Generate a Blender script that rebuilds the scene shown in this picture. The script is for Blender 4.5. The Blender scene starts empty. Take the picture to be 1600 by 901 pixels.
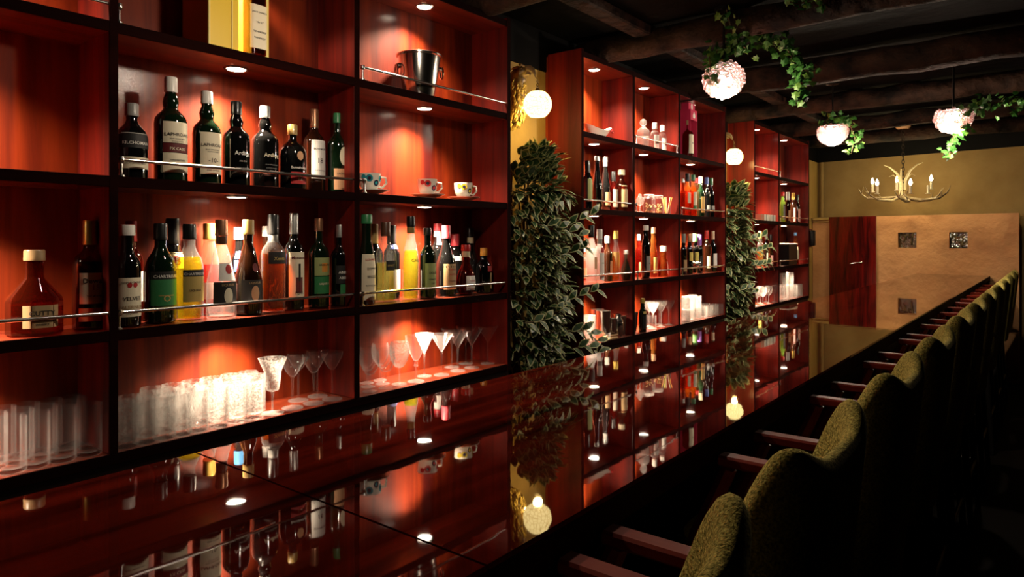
import bpy, math, random
from mathutils import Vector, Matrix
random.seed(7)
sc = bpy.context.scene
col = sc.collection
H = 1.41                      # eye height; all z below are relative to the eye unless H is added
F_PX = 1600 * 24.0 / 36.0
A = math.atan(843.0 / F_PX)
SA, CA = math.sin(A), math.cos(A)

# ---------------------------------------------------------------- camera, world, exposure
cd = bpy.data.cameras.new('camera')
cd.lens = 24.0; cd.sensor_width = 36.0; cd.shift_y = -75.5 / 1600.0; cd.clip_start = 0.02
cam = bpy.data.objects.new('camera', cd); col.objects.link(cam)
cam.location = (0, 0, H); cam.rotation_euler = (math.radians(90), 0, A)
sc.camera = cam
w = bpy.data.worlds.new('world'); sc.world = w; w.use_nodes = True
w.node_tree.nodes['Background'].inputs[0].default_value = (0.5, 0.42, 0.35, 1)
w.node_tree.nodes['Background'].inputs[1].default_value = 0.002
sc.view_settings.view_transform = 'Standard'; sc.view_settings.look = 'None'
sc.view_settings.exposure = 0.0; sc.view_settings.gamma = 1.0
sc.view_settings.use_curve_mapping = False
sc.cycles.transparent_max_bounces = 40
sc.cycles.max_bounces = 8; sc.cycles.glossy_bounces = 5; sc.cycles.diffuse_bounces = 2
sc.cycles.caustics_reflective = False; sc.cycles.caustics_refractive = False
sc.cycles.sample_clamp_indirect = 4.0
DOWNLIGHT_W = 115.0
DOWNLIGHT_COL = (1.0, 0.78, 0.55)

# ---------------------------------------------------------------- projection helpers (photo pixel -> place)
def y_at(u, x):
    t = (u - 800) / F_PX
    return -x * (CA + t * SA) / (SA - t * CA)
def depth(x, y): return -x * SA + y * CA
def z_at(v, x, y): return (375.0 - v) / F_PX * depth(x, y)
def at_depth(u, v, d):
    r = (u - 800) / F_PX * d
    return Vector((r * CA - d * SA, r * SA + d * CA, H + (375.0 - v) / F_PX * d))

# ---------------------------------------------------------------- object helpers
def tag(o, label=None, cat=None, group=None, kind=None):
    if label: o['label'] = label
    if cat: o['category'] = cat
    if group: o['group'] = group
    if kind: o['kind'] = kind
    return o
def empty(name, loc=(0, 0, 0), rz=0.0):
    o = bpy.data.objects.new(name, None); col.objects.link(o)
    o.location = loc; o.rotation_euler = (0, 0, rz); o.empty_display_size = 0.05
    return o
def copy_tree(o, parent=None):
    c = o.copy(); col.objects.link(c)
    if parent: c.parent = parent
    for ch in list(o.children): copy_tree(ch, c)
    return c

class MB:
    """collects geometry for one mesh object"""
    def __init__(s): s.v = []; s.f = []; s.m = []; s.uv = {}
    def add(s, vs, fs, mi=0):
        n = len(s.v); s.v += [tuple(p) for p in vs]
        for f in fs: s.f.append([i + n for i in f]); s.m.append(mi)
        return s
    def box(s, x0, x1, y0, y1, z0, z1, mi=0, bev=0.0):
        if bev <= 0:
            vs = [(x, y, z) for x in (x0, x1) for y in (y0, y1) for z in (z0, z1)]
            fs = [(0, 1, 3, 2), (4, 6, 7, 5), (0, 4, 5, 1), (2, 3, 7, 6), (0, 2, 6, 4), (1, 5, 7, 3)]
            return s.add(vs, fs, mi)
        b = bev; vs = []; idx = {}
        X = (x0, x1); Y = (y0, y1); Z = (z0, z1)
        for i in (0, 1):
            for j in (0, 1):
                for k in (0, 1):
                    sx = b if i == 0 else -b; sy = b if j == 0 else -b; sz = b if k == 0 else -b
                    for a, p in enumerate(((X[i], Y[j] + sy, Z[k] + sz), (X[i] + sx, Y[j], Z[k] + sz), (X[i] + sx, Y[j] + sy, Z[k]))):
                        idx[(i, j, k, a)] = len(vs); vs.append(p)
        q = lambda *t: [idx[a] for a in t]
        fs = []
        for i in (0, 1): fs.append(q((i, 0, 0, 0), (i, 1, 0, 0), (i, 1, 1, 0), (i, 0, 1, 0)))
        for j in (0, 1): fs.append(q((0, j, 0, 1), (1, j, 0, 1), (1, j, 1, 1), (0, j, 1, 1)))
        for k in (0, 1): fs.append(q((0, 0, k, 2), (1, 0, k, 2), (1, 1, k, 2), (0, 1, k, 2)))
        for j in (0, 1):
            for k in (0, 1): fs.append(q((0, j, k, 1), (1, j, k, 1), (1, j, k, 2), (0, j, k, 2)))
        for i in (0, 1):
            for k in (0, 1): fs.append(q((i, 0, k, 0), (i, 1, k, 0), (i, 1, k, 2), (i, 0, k, 2)))
        for i in (0, 1):
            for j in (0, 1): fs.append(q((i, j, 0, 0), (i, j, 1, 0), (i, j, 1, 1), (i, j, 0, 1)))
        for i in (0, 1):
            for j in (0, 1):
                for k in (0, 1): fs.append(q((i, j, k, 0), (i, j, k, 1), (i, j, k, 2)))
        return s.add(vs, fs, mi)
    def lathe(s, prof, n=24, c=(0, 0, 0), shape=None, mi=0, rot=0.0):
        base = len(s.v); rings = []
        for (r, z) in prof:
            if r < 1e-6:
                rings.append([len(s.v)]); s.v.append((c[0], c[1], c[2] + z))
            else:
                rg = []
                for k in range(n):
                    a = 2 * math.pi * k / n + rot
                    q = r * (shape(a) if shape else 1.0)
                    rg.append(len(s.v)); s.v.append((c[0] + q * math.cos(a), c[1] + q * math.sin(a), c[2] + z))
                rings.append(rg)
        for a, b in zip(rings, rings[1:]):
            if len(a) == 1 and len(b) == 1: continue
            for k in range(n):
                k2 = (k + 1) % n
                if len(a) == 1: f = [a[0], b[k2], b[k]]
                elif len(b) == 1: f = [a[k], a[k2], b[0]]
                else: f = [a[k], a[k2], b[k2], b[k]]
                s.f.append(f); s.m.append(mi)
        return s
    def tube(s, pts, rad, n=8, mi=0, caps=True, flat=None):
        pts = [Vector(p) for p in pts]; N = len(pts)
        if not hasattr(rad, '__len__'): rad = [rad] * N
        prev = None; rings = []
        for i, p in enumerate(pts):
            t = (pts[min(i + 1, N - 1)] - pts[max(i - 1, 0)]).normalized()
            if prev is None:
                up = Vector((0, 0, 1)) if abs(t.z) < 0.9 else Vector((1, 0, 0))
                u = (up - t * up.dot(t)).normalized()
            else: u = (prev - t * prev.dot(t)).normalized()
            prev = u; w_ = t.cross(u); rg = []
            fl = flat if flat else 1.0
            for k in range(n):
                a = 2 * math.pi * k / n
                rg.append(len(s.v)); s.v.append(tuple(p + (u * math.cos(a) + w_ * math.sin(a) * fl) * rad[i]))
            rings.append(rg)
        for a, b in zip(rings, rings[1:]):
            for k in range(n):
                k2 = (k + 1) % n; s.f.append([a[k], a[k2], b[k2], b[k]]); s.m.append(mi)
        if caps:
            s.f.append(rings[0][::-1]); s.m.append(mi); s.f.append(rings[-1]); s.m.append(mi)
        return s
    def sphere(s, c, r, n=12, m=8, mi=0, sc_=(1, 1, 1)):
        base = len(s.v)
        s.v.append((c[0], c[1], c[2] - r * sc_[2]))
        for j in range(1, m):
            ph = -math.pi / 2 + math.pi * j / m
            for k in range(n):
                a = 2 * math.pi * k / n
                s.v.append((c[0] + r * sc_[0] * math.cos(ph) * math.cos(a), c[1] + r * sc_[1] * math.cos(ph) * math.sin(a), c[2] + r * sc_[2] * math.sin(ph)))
        s.v.append((c[0], c[1], c[2] + r * sc_[2])); top = len(s.v) - 1
        for k in range(n):
            k2 = (k + 1) % n
            s.f.append([base, base + 1 + k2, base + 1 + k]); s.m.append(mi)
            for j in range(m - 2):
                a = base + 1 + j * n
                s.f.append([a + k, a + k2, a + n + k2, a + n + k]); s.m.append(mi)
            a = base + 1 + (m - 2) * n
            s.f.append([a + k, a + k2, top]); s.m.append(mi)
        return s
    def torus(s, c, R, r, axis='z', n=20, m=8, mi=0):
        base = len(s.v)
        for k in range(n):
            a = 2 * math.pi * k / n
            for j in range(m):
                b = 2 * math.pi * j / m
                q = R + r * math.cos(b)
                p = (q * math.cos(a), q * math.sin(a), r * math.sin(b))
                if axis == 'x': p = (p[2], p[0], p[1])
                if axis == 'y': p = (p[0], p[2], p[1])
                s.v.append((c[0] + p[0], c[1] + p[1], c[2] + p[2]))
        for k in range(n):
            for j in range(m):
                s.f.append([base + k * m + j, base + ((k + 1) % n) * m + j, base + ((k + 1) % n) * m + (j + 1) % m, base + k * m + (j + 1) % m]); s.m.append(mi)
        return s
    def build(s, name, mats, parent=None, smooth=True, angle=40, loc=None):
        me = bpy.data.meshes.new(name); me.from_pydata(s.v, [], s.f)
        if not isinstance(mats, (list, tuple)): mats = [mats]
        for m in mats: me.materials.append(m)
        if len(mats) > 1: me.polygons.foreach_set('material_index', s.m)
        if smooth:
            me.polygons.foreach_set('use_smooth', [True] * len(me.polygons))
            me.set_sharp_from_angle(angle=math.radians(angle))
        me.update()
        o = bpy.data.objects.new(name, me); col.objects.link(o)
        if parent: o.parent = parent
        if loc: o.location = loc
        return o

# ---------------------------------------------------------------- materials
MATS = {}
def _new(name):
    m = bpy.data.materials.new(name); m.use_nodes = True
    return m, m.node_tree, m.node_tree.nodes, m.node_tree.links
def pbr(name, colr, rough=0.5, metal=0.0, coat=0.0, coat_rough=0.05, spec=0.5, bump=None, var=None, emit=None, sheen=0.0):
    if name in MATS: return MATS[name]
    m, nt, N, L = _new(name); b = N['Principled BSDF']
    b.inputs['Base Color'].default_value = (*colr, 1); b.inputs['Roughness'].default_value = rough
    b.inputs['Metallic'].default_value = metal; b.inputs['Coat Weight'].default_value = coat
    b.inputs['Coat Roughness'].default_value = coat_rough; b.inputs['Specular IOR Level'].default_value = spec
    if sheen: b.inputs['Sheen Weight'].default_value = sheen
    tc = N.new('ShaderNodeTexCoord')
    if var:      # (scale, second colour)
        nz = N.new('ShaderNodeTexNoise'); nz.inputs['Scale'].default_value = var[0]; nz.inputs['Detail'].default_value = 5
        rp = N.new('ShaderNodeValToRGB'); rp.color_ramp.elements[0].position = 0.35; rp.color_ramp.elements[1].position = 0.65
        rp.color_ramp.elements[0].color = (*colr, 1); rp.color_ramp.elements[1].color = (*var[1], 1)
        L.new(tc.outputs['Object'], nz.inputs['Vector']); L.new(nz.outputs['Fac'], rp.inputs['Fac']); L.new(rp.outputs['Color'], b.inputs['Base Color'])
    if bump:     # (scale, strength, distance)
        nz = N.new('ShaderNodeTexNoise'); nz.inputs['Scale'].default_value = bump[0]; nz.inputs['Detail'].default_value = 6
        bp = N.new('ShaderNodeBump'); bp.inputs['Strength'].default_value = bump[1]; bp.inputs['Distance'].default_value = bump[2]
        L.new(tc.outputs['Object'], nz.inputs['Vector']); L.new(nz.outputs['Fac'], bp.inputs['Height']); L.new(bp.outputs['Normal'], b.inputs['Normal'])
    if emit:
        b.inputs['Emission Color'].default_value = (*emit[0], 1); b.inputs['Emission Strength'].default_value = emit[1]
    MATS[name] = m; return m
def wood(name, dark, light, axis='z', scale=14.0, rough=0.4, coat=0.8, coat_rough=0.12, ripple=0.0, coat_ior=1.5, stretch=0.06, fine=0.015, spec=0.2):
    if name in MATS: return MATS[name]
    m, nt, N, L = _new(name); b = N['Principled BSDF']
    tc = N.new('ShaderNodeTexCoord'); mp = N.new('ShaderNodeMapping')
    s = {'x': (stretch, 1, 1), 'y': (1, stretch, 1), 'z': (1, 1, stretch)}[axis]
    mp.inputs['Scale'].default_value = s
    nz = N.new('ShaderNodeTexNoise'); nz.inputs['Scale'].default_value = scale; nz.inputs['Detail'].default_value = 7; nz.inputs['Roughness'].default_value = 0.6; nz.inputs['Distortion'].default_value = 0.6
    rp = N.new('ShaderNodeValToRGB'); rp.color_ramp.elements[0].position = 0.34; rp.color_ramp.elements[1].position = 0.68
    rp.color_ramp.elements[0].color = (*dark, 1); rp.color_ramp.elements[1].color = (*light, 1)
    L.new(tc.outputs['Object'], mp.inputs['Vector']); L.new(mp.outputs['Vector'], nz.inputs['Vector']); L.new(nz.outputs['Fac'], rp.inputs['Fac']); L.new(rp.outputs['Color'], b.inputs['Base Color'])
    b.inputs['Specular IOR Level'].default_value = spec
    b.inputs['Roughness'].default_value = rough; b.inputs['Coat Weight'].default_value = coat; b.inputs['Coat Roughness'].default_value = coat_rough; b.inputs['Coat IOR'].default_value = coat_ior
    n2 = N.new('ShaderNodeTexNoise'); n2.inputs['Scale'].default_value = 220 if ripple == 0 else ripple; n2.inputs['Detail'].default_value = 3
    bp = N.new('ShaderNodeBump'); bp.inputs['Strength'].default_value = 0.25 if ripple == 0 else 0.5; bp.inputs['Distance'].default_value = fine * 0.1
    L.new(tc.outputs['Object'], n2.inputs['Vector']); L.new(n2.outputs['Fac'], bp.inputs['Height'])
    L.new(bp.outputs['Normal'], b.inputs['Coat Normal'])
    MATS[name] = m; return m
def glass(name, tint=(1, 1, 1), gloss=0.04, edge=0.75, haze=0.0, haze_col=(1, 1, 1), rough=0.02, bump=None, facets=None, rim=0.35):
    """thin clear or tinted glass: lets light through, mirrors towards its edges, whitened there in place of refracted light"""
    if name in MATS: return MATS[name]
    m, nt, N, L = _new(name); N.remove(N['Principled BSDF']); out = N['Material Output']
    tr = N.new('ShaderNodeBsdfTransparent'); tr.inputs[0].default_value = (*tint, 1)
    gl = N.new('ShaderNodeBsdfGlossy'); gl.inputs['Color'].default_value = (1, 1, 1, 1); gl.inputs['Roughness'].default_value = rough
    df = N.new('ShaderNodeBsdfDiffuse'); df.inputs[0].default_value = (*haze_col, 1)
    tl = N.new('ShaderNodeBsdfTranslucent'); tl.inputs[0].default_value = (*haze_col, 1)
    soft = N.new('ShaderNodeMixShader'); soft.inputs[0].default_value = 0.6; L.new(df.outputs[0], soft.inputs[1]); L.new(tl.outputs[0], soft.inputs[2])
    em = N.new('ShaderNodeMixShader'); em.inputs[0].default_value = rim; L.new(gl.outputs[0], em.inputs[1]); L.new(soft.outputs[0], em.inputs[2])  # white mixed into the edges stands in for light refracted there
    lw = N.new('ShaderNodeLayerWeight'); lw.inputs['Blend'].default_value = 0.5
    pw = N.new('ShaderNodeMath'); pw.operation = 'POWER'; pw.inputs[1].default_value = 3.2
    ml = N.new('ShaderNodeMath'); ml.operation = 'MULTIPLY_ADD'; ml.inputs[1].default_value = edge; ml.inputs[2].default_value = gloss
    L.new(lw.outputs['Facing'], pw.inputs[0]); L.new(pw.outputs[0], ml.inputs[0])
    mx = N.new('ShaderNodeMixShader'); L.new(ml.outputs[0], mx.inputs[0]); L.new(em.outputs[0], mx.inputs[2])
    src = tr.outputs[0]
    tc = N.new('ShaderNodeTexCoord')
    if haze > 0 or facets:
        m2 = N.new('ShaderNodeMixShader'); m2.inputs[0].default_value = haze; L.new(src, m2.inputs[1]); L.new(soft.outputs[0], m2.inputs[2]); src = m2.outputs[0]
        if facets:      # cut pattern: fine bright facets between clear ones
            vz = N.new('ShaderNodeTexVoronoi'); vz.inputs['Scale'].default_value = facets[0]; vz.feature = 'F1'
            rp = N.new('ShaderNodeMapRange'); rp.inputs[1].default_value = 0.35; rp.inputs[2].default_value = 0.75; rp.inputs[3].default_value = haze; rp.inputs[4].default_value = facets[1]
            L.new(tc.outputs['Object'], vz.inputs['Vector']); L.new(vz.outputs['Distance'], rp.inputs[0]); L.new(rp.outputs[0], m2.inputs[0])
    L.new(src, mx.inputs[1]); L.new(mx.outputs[0], out.inputs['Surface'])
    if bump:
        vz = N.new('ShaderNodeTexVoronoi'); vz.inputs['Scale'].default_value = bump[0]
        bp = N.new('ShaderNodeBump'); bp.inputs['Strength'].default_value = bump[1]; bp.inputs['Distance'].default_value = 0.004
        L.new(tc.outputs['Object'], vz.inputs['Vector']); L.new(vz.outputs['Distance'], bp.inputs['Height']); L.new(bp.outputs['Normal'], gl.inputs['Normal'])
    MATS[name] = m; return m
def emis(name, colr, strength):
    if name in MATS: return MATS[name]
    m, nt, N, L = _new(name); N.remove(N['Principled BSDF'])
    e = N.new('ShaderNodeEmission'); e.inputs[0].default_value = (*colr, 1); e.inputs[1].default_value = strength
    L.new(e.outputs[0], N['Material Output'].inputs['Surface']); MATS[name] = m; return m
def lamp(name, kind, loc, power, colr, size=0.02, parent=None, spot=None, blend=0.4):
    ld = bpy.data.lights.new(name, kind); ld.energy = power; ld.color = colr
    ld.shadow_soft_size = size
    if kind == 'SPOT': ld.spot_size = math.radians(spot); ld.spot_blend = blend
    o = bpy.data.objects.new(name, ld); col.objects.link(o); o.location = loc
    if parent: o.parent = parent
    return o

W_BACK = wood('lacquered_red_wood', (0.050, 0.0018, 0.0006), (0.26, 0.031, 0.0042), 'z', 10, 0.55, 0.35, 0.12, coat_ior=1.42)
W_SIDE = wood('lacquered_red_side', (0.05, 0.0016, 0.0008), (0.19, 0.009, 0.002), 'z', 12, 0.55, 0.35, 0.12, coat_ior=1.42)
W_SHELF = wood('shelf_board_wood', (0.07, 0.007, 0.003), (0.22, 0.034, 0.011), 'y', 14, 0.4, 0.7, 0.10)
W_EDGE_SHADE = wood('edge_shade_wood', (0.006, 0.0008, 0.0006), (0.014, 0.0018, 0.001), 'y', 14, 0.8, 0.0, 0.15, spec=0.03)  # shade of the unlit front edges, put into a near-black colour
W_BASE = wood('dark_cabinet_wood', (0.004, 0.001, 0.0008), (0.012, 0.002, 0.001), 'y', 10, 0.5, 0.3, 0.2)
W_TOP = wood('polished_counter_wood', (0.0035, 0.0005, 0.0004), (0.060, 0.0042, 0.0018), 'y', 16, 0.35, 1.0, 0.022, ripple=5.0, coat_ior=1.75, stretch=0.05, fine=0.006, spec=0.0)
CHROME = pbr('chrome', (0.9, 0.88, 0.85), 0.22, 1.0)
STEEL = pbr('polished_steel', (0.8, 0.77, 0.72), 0.16, 1.0)
BLACKM = pbr('black_metal', (0.01, 0.01, 0.01), 0.4, 0.6)
LAMP_FACE = emis('downlight_face', (1.0, 0.86, 0.66), 22.0)

# ---------------------------------------------------------------- the setting
FW0 = (-2.24, 8.863); FWS = -0.144      # far wall line
def far_y(x): return FW0[1] + FWS * (x - FW0[0])
XL, XR, YB, ZC, ZF = -2.24, 2.6, -2.2, 1.17, -1.41
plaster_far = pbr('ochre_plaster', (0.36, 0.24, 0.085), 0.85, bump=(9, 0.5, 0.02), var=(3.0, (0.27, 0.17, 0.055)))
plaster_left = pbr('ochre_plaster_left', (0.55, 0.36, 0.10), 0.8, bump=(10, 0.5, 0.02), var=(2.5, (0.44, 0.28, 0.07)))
plaster_low = pbr('trowelled_plaster', (0.80, 0.42, 0.19), 0.75, bump=(5, 0.9, 0.04), var=(2.0, (0.70, 0.34, 0.14)))
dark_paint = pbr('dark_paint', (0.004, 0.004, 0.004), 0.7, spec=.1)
floor_m = wood('dark_floor', (0.003, 0.002, 0.0015), (0.008, 0.005, 0.003), 'y', 8, 0.7, 0.0, 0.3, spec=0.05)
ceil_m = pbr('dark_ceiling', (0.002, 0.0016, 0.0012), 0.9, spec=.05, bump=(6, 0.6, 0.03))
def struct(name, mb, m, smooth=False):
    return tag(mb.build(name, m, smooth=smooth), kind='structure')
yf_l, yf_r = far_y(XL - .1), far_y(XR)
mb = MB(); mb.add([(XL, YB, ZF + H), (XR, YB, ZF + H), (XR, yf_r, ZF + H), (XL, far_y(XL), ZF + H), (XL, YB, ZF + H - .1), (XR, YB, ZF + H - .1), (XR, yf_r, ZF + H - .1), (XL, far_y(XL), ZF + H - .1)],
       [(0, 1, 2, 3), (7, 6, 5, 4), (0, 4, 5, 1), (1, 5, 6, 2), (2, 6, 7, 3), (3, 7, 4, 0)]); struct('floor', mb, floor_m)
mb = MB(); mb.add([(XL, YB, ZC + H), (XR, YB, ZC + H), (XR, yf_r, ZC + H), (XL, far_y(XL), ZC + H), (XL, YB, ZC + H + .1), (XR, YB, ZC + H + .1), (XR, yf_r, ZC + H + .1), (XL, far_y(XL), ZC + H + .1)],
       [(3, 2, 1, 0), (4, 5, 6, 7), (1, 5, 4, 0), (2, 6, 5, 1), (3, 7, 6, 2), (0, 4, 7, 3)]); struct('ceiling', mb, ceil_m)
struct('wall_left', MB().box(XL - .1, XL, YB, far_y(XL), 0, ZC + H), plaster_left)
struct('wall_right', MB().box(XR, XR + .1, YB, yf_r, 0, ZC + H), dark_paint)
struct('wall_back', MB().box(XL, XR, YB - .1, YB, 0, ZC + H), dark_paint)
mb = MB(); mb.add([(XL - .1, yf_l, 0), (XR + .1, far_y(XR + .1), 0), (XR + .1, far_y(XR + .1) + .1, 0), (XL - .1, yf_l + .1, 0)] + [(XL - .1, yf_l, ZC + H), (XR + .1, far_y(XR + .1), ZC + H), (XR + .1, far_y(XR + .1) + .1, ZC + H), (XL - .1, yf_l + .1, ZC + H)],
       [(0, 1, 5, 4), (1, 2, 6, 5), (2, 3, 7, 6), (3, 0, 4, 7), (4, 5, 6, 7), (3, 2, 1, 0)]); struct('wall_far', mb, plaster_far)
# dark band round the top of the walls
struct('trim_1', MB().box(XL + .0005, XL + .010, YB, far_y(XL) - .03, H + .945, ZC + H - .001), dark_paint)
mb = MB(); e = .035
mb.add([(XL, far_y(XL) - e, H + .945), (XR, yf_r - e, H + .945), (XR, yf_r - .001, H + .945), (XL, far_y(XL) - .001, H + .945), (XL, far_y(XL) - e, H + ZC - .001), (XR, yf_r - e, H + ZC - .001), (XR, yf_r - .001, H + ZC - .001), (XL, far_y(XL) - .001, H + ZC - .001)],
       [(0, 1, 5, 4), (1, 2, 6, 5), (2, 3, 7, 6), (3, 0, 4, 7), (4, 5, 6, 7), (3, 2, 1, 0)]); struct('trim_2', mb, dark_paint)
# corner pipe of the far wall
struct('trim_3', MB().tube([(XL + .06, far_y(XL) - .05, 0), (XL + .06, far_y(XL) - .05, H + .94)], .022, 10), plaster_far, True)
# rough ceiling beams
beam_m = pbr('rough_beam_wood', (0.003, 0.0018, 0.0012), 0.8, spec=.15, bump=(14, 0.9, 0.03), var=(7, (0.035, 0.017, 0.010)))
for i, (yy, rr, zz) in enumerate([(1.2, .075, 1.09), (2.35, .08, 1.09), (3.42, .075, 1.09), (4.6, .085, 1.07), (5.8, .075, 1.09), (7.0, .07, 1.09), (8.05, .07, 1.10)]):
    rnd = random.Random(i); pts = []; rad = []
    for k in range(25):
        x = -2.2 + 4.75 * k / 24
        pts.append((x, yy + rnd.uniform(-.012, .012) + .1 * (x + 1.2) * -.144, H + zz + rnd.uniform(-.008, .008))); rad.append(rr * rnd.uniform(.9, 1.06))
    b = MB().tube(pts, rad, 12).build('ceiling_beam', beam_m)
    lab = ['rough round log beam across the ceiling just ahead of the viewer', 'rough round log beam over the right end of the nearest shelving', 'rough log beam crossing above the nearer wall plant and its eagle lamp', 'thick rough log beam crossing just behind the nearest beaded pendant', 'rough log beam crossing between the nearest and the two farther pendants', 'rough log beam crossing in front of the antler chandelier', 'rough log beam nearest the far wall'][i]
    tag(b, lab, 'beam', 'log beams across the ceiling')
for i, (xx) in enumerate([-1.75, .35]):
    b = MB().box(xx - .05, xx + .05, 1.0, 8.3, H + 1.11, H + 1.168, bev=.008).build('ceiling_joist', beam_m)
    tag(b, ['squared dark joist running lengthwise on the ceiling above the bar back', 'squared dark joist running lengthwise on the ceiling above the guests side'][i], 'joist', 'lengthwise ceiling joists')
# ---------------------------------------------------------------- low partition, red door, counter
PY = lambda x: 8.61 + FWS * (x + 2.24)
def slanted(x0, x1, off0, off1, z0, z1, name, m, **k):
    vs = []
    for z in (z0, z1):
        vs += [(x0, PY(x0) + off0, z + H), (x1, PY(x1) + off0, z + H), (x1, PY(x1) + off1, z + H), (x0, PY(x0) + off1, z + H)]
    return MB().add(vs, [(3, 2, 1, 0), (4, 5, 6, 7), (0, 1, 5, 4), (1, 2, 6, 5), (2, 3, 7, 6), (3, 0, 4, 7)])
# plaster half wall with two niches: built from blocks round the openings
px0, px1 = -2.235, -0.25
niche = []
for (ua, ub, va, vb) in ((1403, 1432, 363, 387), (1483, 1512, 363, 386)):
    def x_on(u):
        t = (u - 800) / F_PX   # ray x = x, y = PY(x)
        # (x CA + y SA) = t(-x SA + y CA), y = c + s x
        s = FWS; c = 8.61 + FWS * 2.24
        return -(c * (SA - t * CA)) / (CA + t * SA + s * (SA - t * CA))
    xa, xb = x_on(ua), x_on(ub); d = depth(xa, PY(xa))
    niche.append((xa, xb, (375 - vb) / F_PX * d, (375 - va) / F_PX * d))
part = MB()
def pblock(x0, x1, z0, z1, o0=0.0, o1=.13):
    vs = []
    for z in (z0, z1):
        vs += [(x0, PY(x0) + o0, z + H), (x1, PY(x1) + o0, z + H), (x1, PY(x1) + o1, z + H), (x0, PY(x0) + o1, z + H)]
    part.add(vs, [(3, 2, 1, 0), (4, 5, 6, 7), (0, 1, 5, 4), (1, 2, 6, 5), (2, 3, 7, 6), (3, 0, 4, 7)])
zt = .267
za, zb = niche[0][2], niche[0][3]
pblock(px0, px1, -1.41, za); pblock(px0, px1, zb, zt)
pblock(px0, niche[0][0], za, zb); pblock(niche[0][1], niche[1][0], za, zb); pblock(niche[1][1], px1, za, zb)
struct('wall_partition', part, plaster_low)
nm = glass('patterned_niche_glass', (0.05, 0.045, 0.02), 0.35, 0.5, 0.12, (0.3, 0.25, 0.12), 0.15, (45, 1.0))
for i, (xa, xb, z0, z1) in enumerate(niche):
    r = empty('niche_window', ((xa + xb) / 2, PY((xa + xb) / 2), H + z0))
    b = MB(); cx = (xa + xb) / 2; cy = PY(cx)
    vs = [(x - cx, PY(x) - cy + o, z - z0) for z in (z0 + .002, z1 - .002) for (x, o) in ((xa + .002, .055), (xb - .002, .055), (xb - .002, .065), (xa + .002, .065))]
    b.add(vs, [(3, 2, 1, 0), (4, 5, 6, 7), (0, 1, 5, 4), (1, 2, 6, 5), (2, 3, 7, 6), (3, 0, 4, 7)]); b.build('ornate_pane', nm, r, smooth=False)
    f = MB(); rnd = random.Random(i); W_, Hh = xb - xa, z1 - z0
    for q in range(7):
        px = rnd.uniform(-.35, .35) * W_; pz = rnd.uniform(.15, .85) * Hh; a = rnd.uniform(0, 3.1)
        pts = [(px + t * .05 * math.cos(a), PY(cx + px) - cy + .045, min(max(pz + t * .05 * math.sin(a) + .02 * t * t, .006), Hh - .006)) for t in (-1, -.5, 0, .5, 1)]
        pts = [(min(max(p[0], -W_ / 2 + .008), W_ / 2 - .008), p[1], p[2]) for p in pts]
        f.tube(pts, [.003, .006, .008, .006, .003], 6)
    f.build('scrollwork', pbr('tarnished_bronze', (0.12, 0.09, 0.04), 0.35, 0.9), r)
    tag(r, ['left of two small square ornamental grilles in the peach plaster wall', 'right of two small square ornamental grilles in the peach plaster wall'][i], 'grille', 'square grilles in the end wall')
# red glossy door leaning in front of the partition
W_DOOR = wood('glossy_red_door_wood', (0.012, 0.001, 0.001), (0.22, 0.006, 0.004), 'z', 16, 0.3, 1.0, 0.03, stretch=0.12)
r = empty('door_1', (-1.78, PY(-1.78), 0)); r['kind'] = 'structure'
dm = slanted(-2.03, -1.53, -.05, -.01, -1.40, .268, 'd', W_DOOR)
dm.v = [(a + 1.78, b_ - PY(-1.78), c) for a, b_, c in dm.v]
dm.build('door_leaf', W_DOOR, r, smooth=False)
hb = MB().tube([(-.02, -.085, H - .27), (.05, -.085, H - .255), (.10, -.07, H - .25)], .006, 8)
hb.sphere((.105, -.07, H - .25), .012); hb.build('door_handle', STEEL, r)
# chrome capped bit left of the door
cb = MB(); cb.tube([(-2.22, PY(-2.22) - .03, H + .25), (-2.035, PY(-2.035) - .03, H + .25)], .018, 12); cb.tube([(-2.22, PY(-2.22) - .03, H + .215), (-2.035, PY(-2.035) - .03, H + .215)], .008, 8)
tag(cb.build('chrome_rail', CHROME), 'short shiny chrome rail on the plaster left of the red door', 'rail')

# counter
CX0, CX1, CZ = -1.135, -0.485, -.358
r = empty('bar_counter', (-.8, 3.0, 0))
def counter_piece(y0, y1a, y1b, name):
    b = MB(); t = .045
    vs = [(CX0, y0, H + CZ - t), (CX1, y0, H + CZ - t), (CX1, y1b, H + CZ - t), (CX0, y1a, H + CZ - t)]
    vs += [(x, y, H + CZ - .004) for x, y, _ in vs]
    ins = [(CX0 + .004, y0 + .0006, 0), (CX1 - .004, y0 + .0006, 0), (CX1 - .004, y1b - .0006, 0), (CX0 + .004, y1a - .0006, 0)]
    vs += [(x, y, H + CZ) for x, y, _ in ins]
    vs = [(x + .8, y - 3.0, z) for x, y, z in vs]
    b.add(vs, [(3, 2, 1, 0), (8, 9, 10, 11)] + [(i, (i + 1) % 4, 4 + (i + 1) % 4, 4 + i) for i in range(4)] + [(4 + i, 4 + (i + 1) % 4, 8 + (i + 1) % 4, 8 + i) for i in range(4)])
    b.m = [1 if 2 <= i < 6 else 0 for i in range(len(b.f))]  # counter sides take the same painted shade colour
    return b.build(name, [W_TOP, W_EDGE_SHADE], r, smooth=False)
counter_piece(-1.6, .571, .571, 'counter_top')
counter_piece(.574, 5.25, 5.25, 'counter_top')
counter_piece(5.2506, PY(CX0) - .004, PY(CX1) - .004, 'counter_top')
MB().box(-.20, -.13, -4.6, 5.3, .0, H + CZ - .0452).build('front_panel', W_BASE, r, smooth=False)
MB().box(-.28, .0, -4.6, 5.3, .0, .10).build('plinth', dark_paint, r, smooth=False)
MB().box(-.335, -.315, -4.6, 5.3, .0, H + CZ - .0452).build('inner_panel', W_BASE, r, smooth=False)
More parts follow.
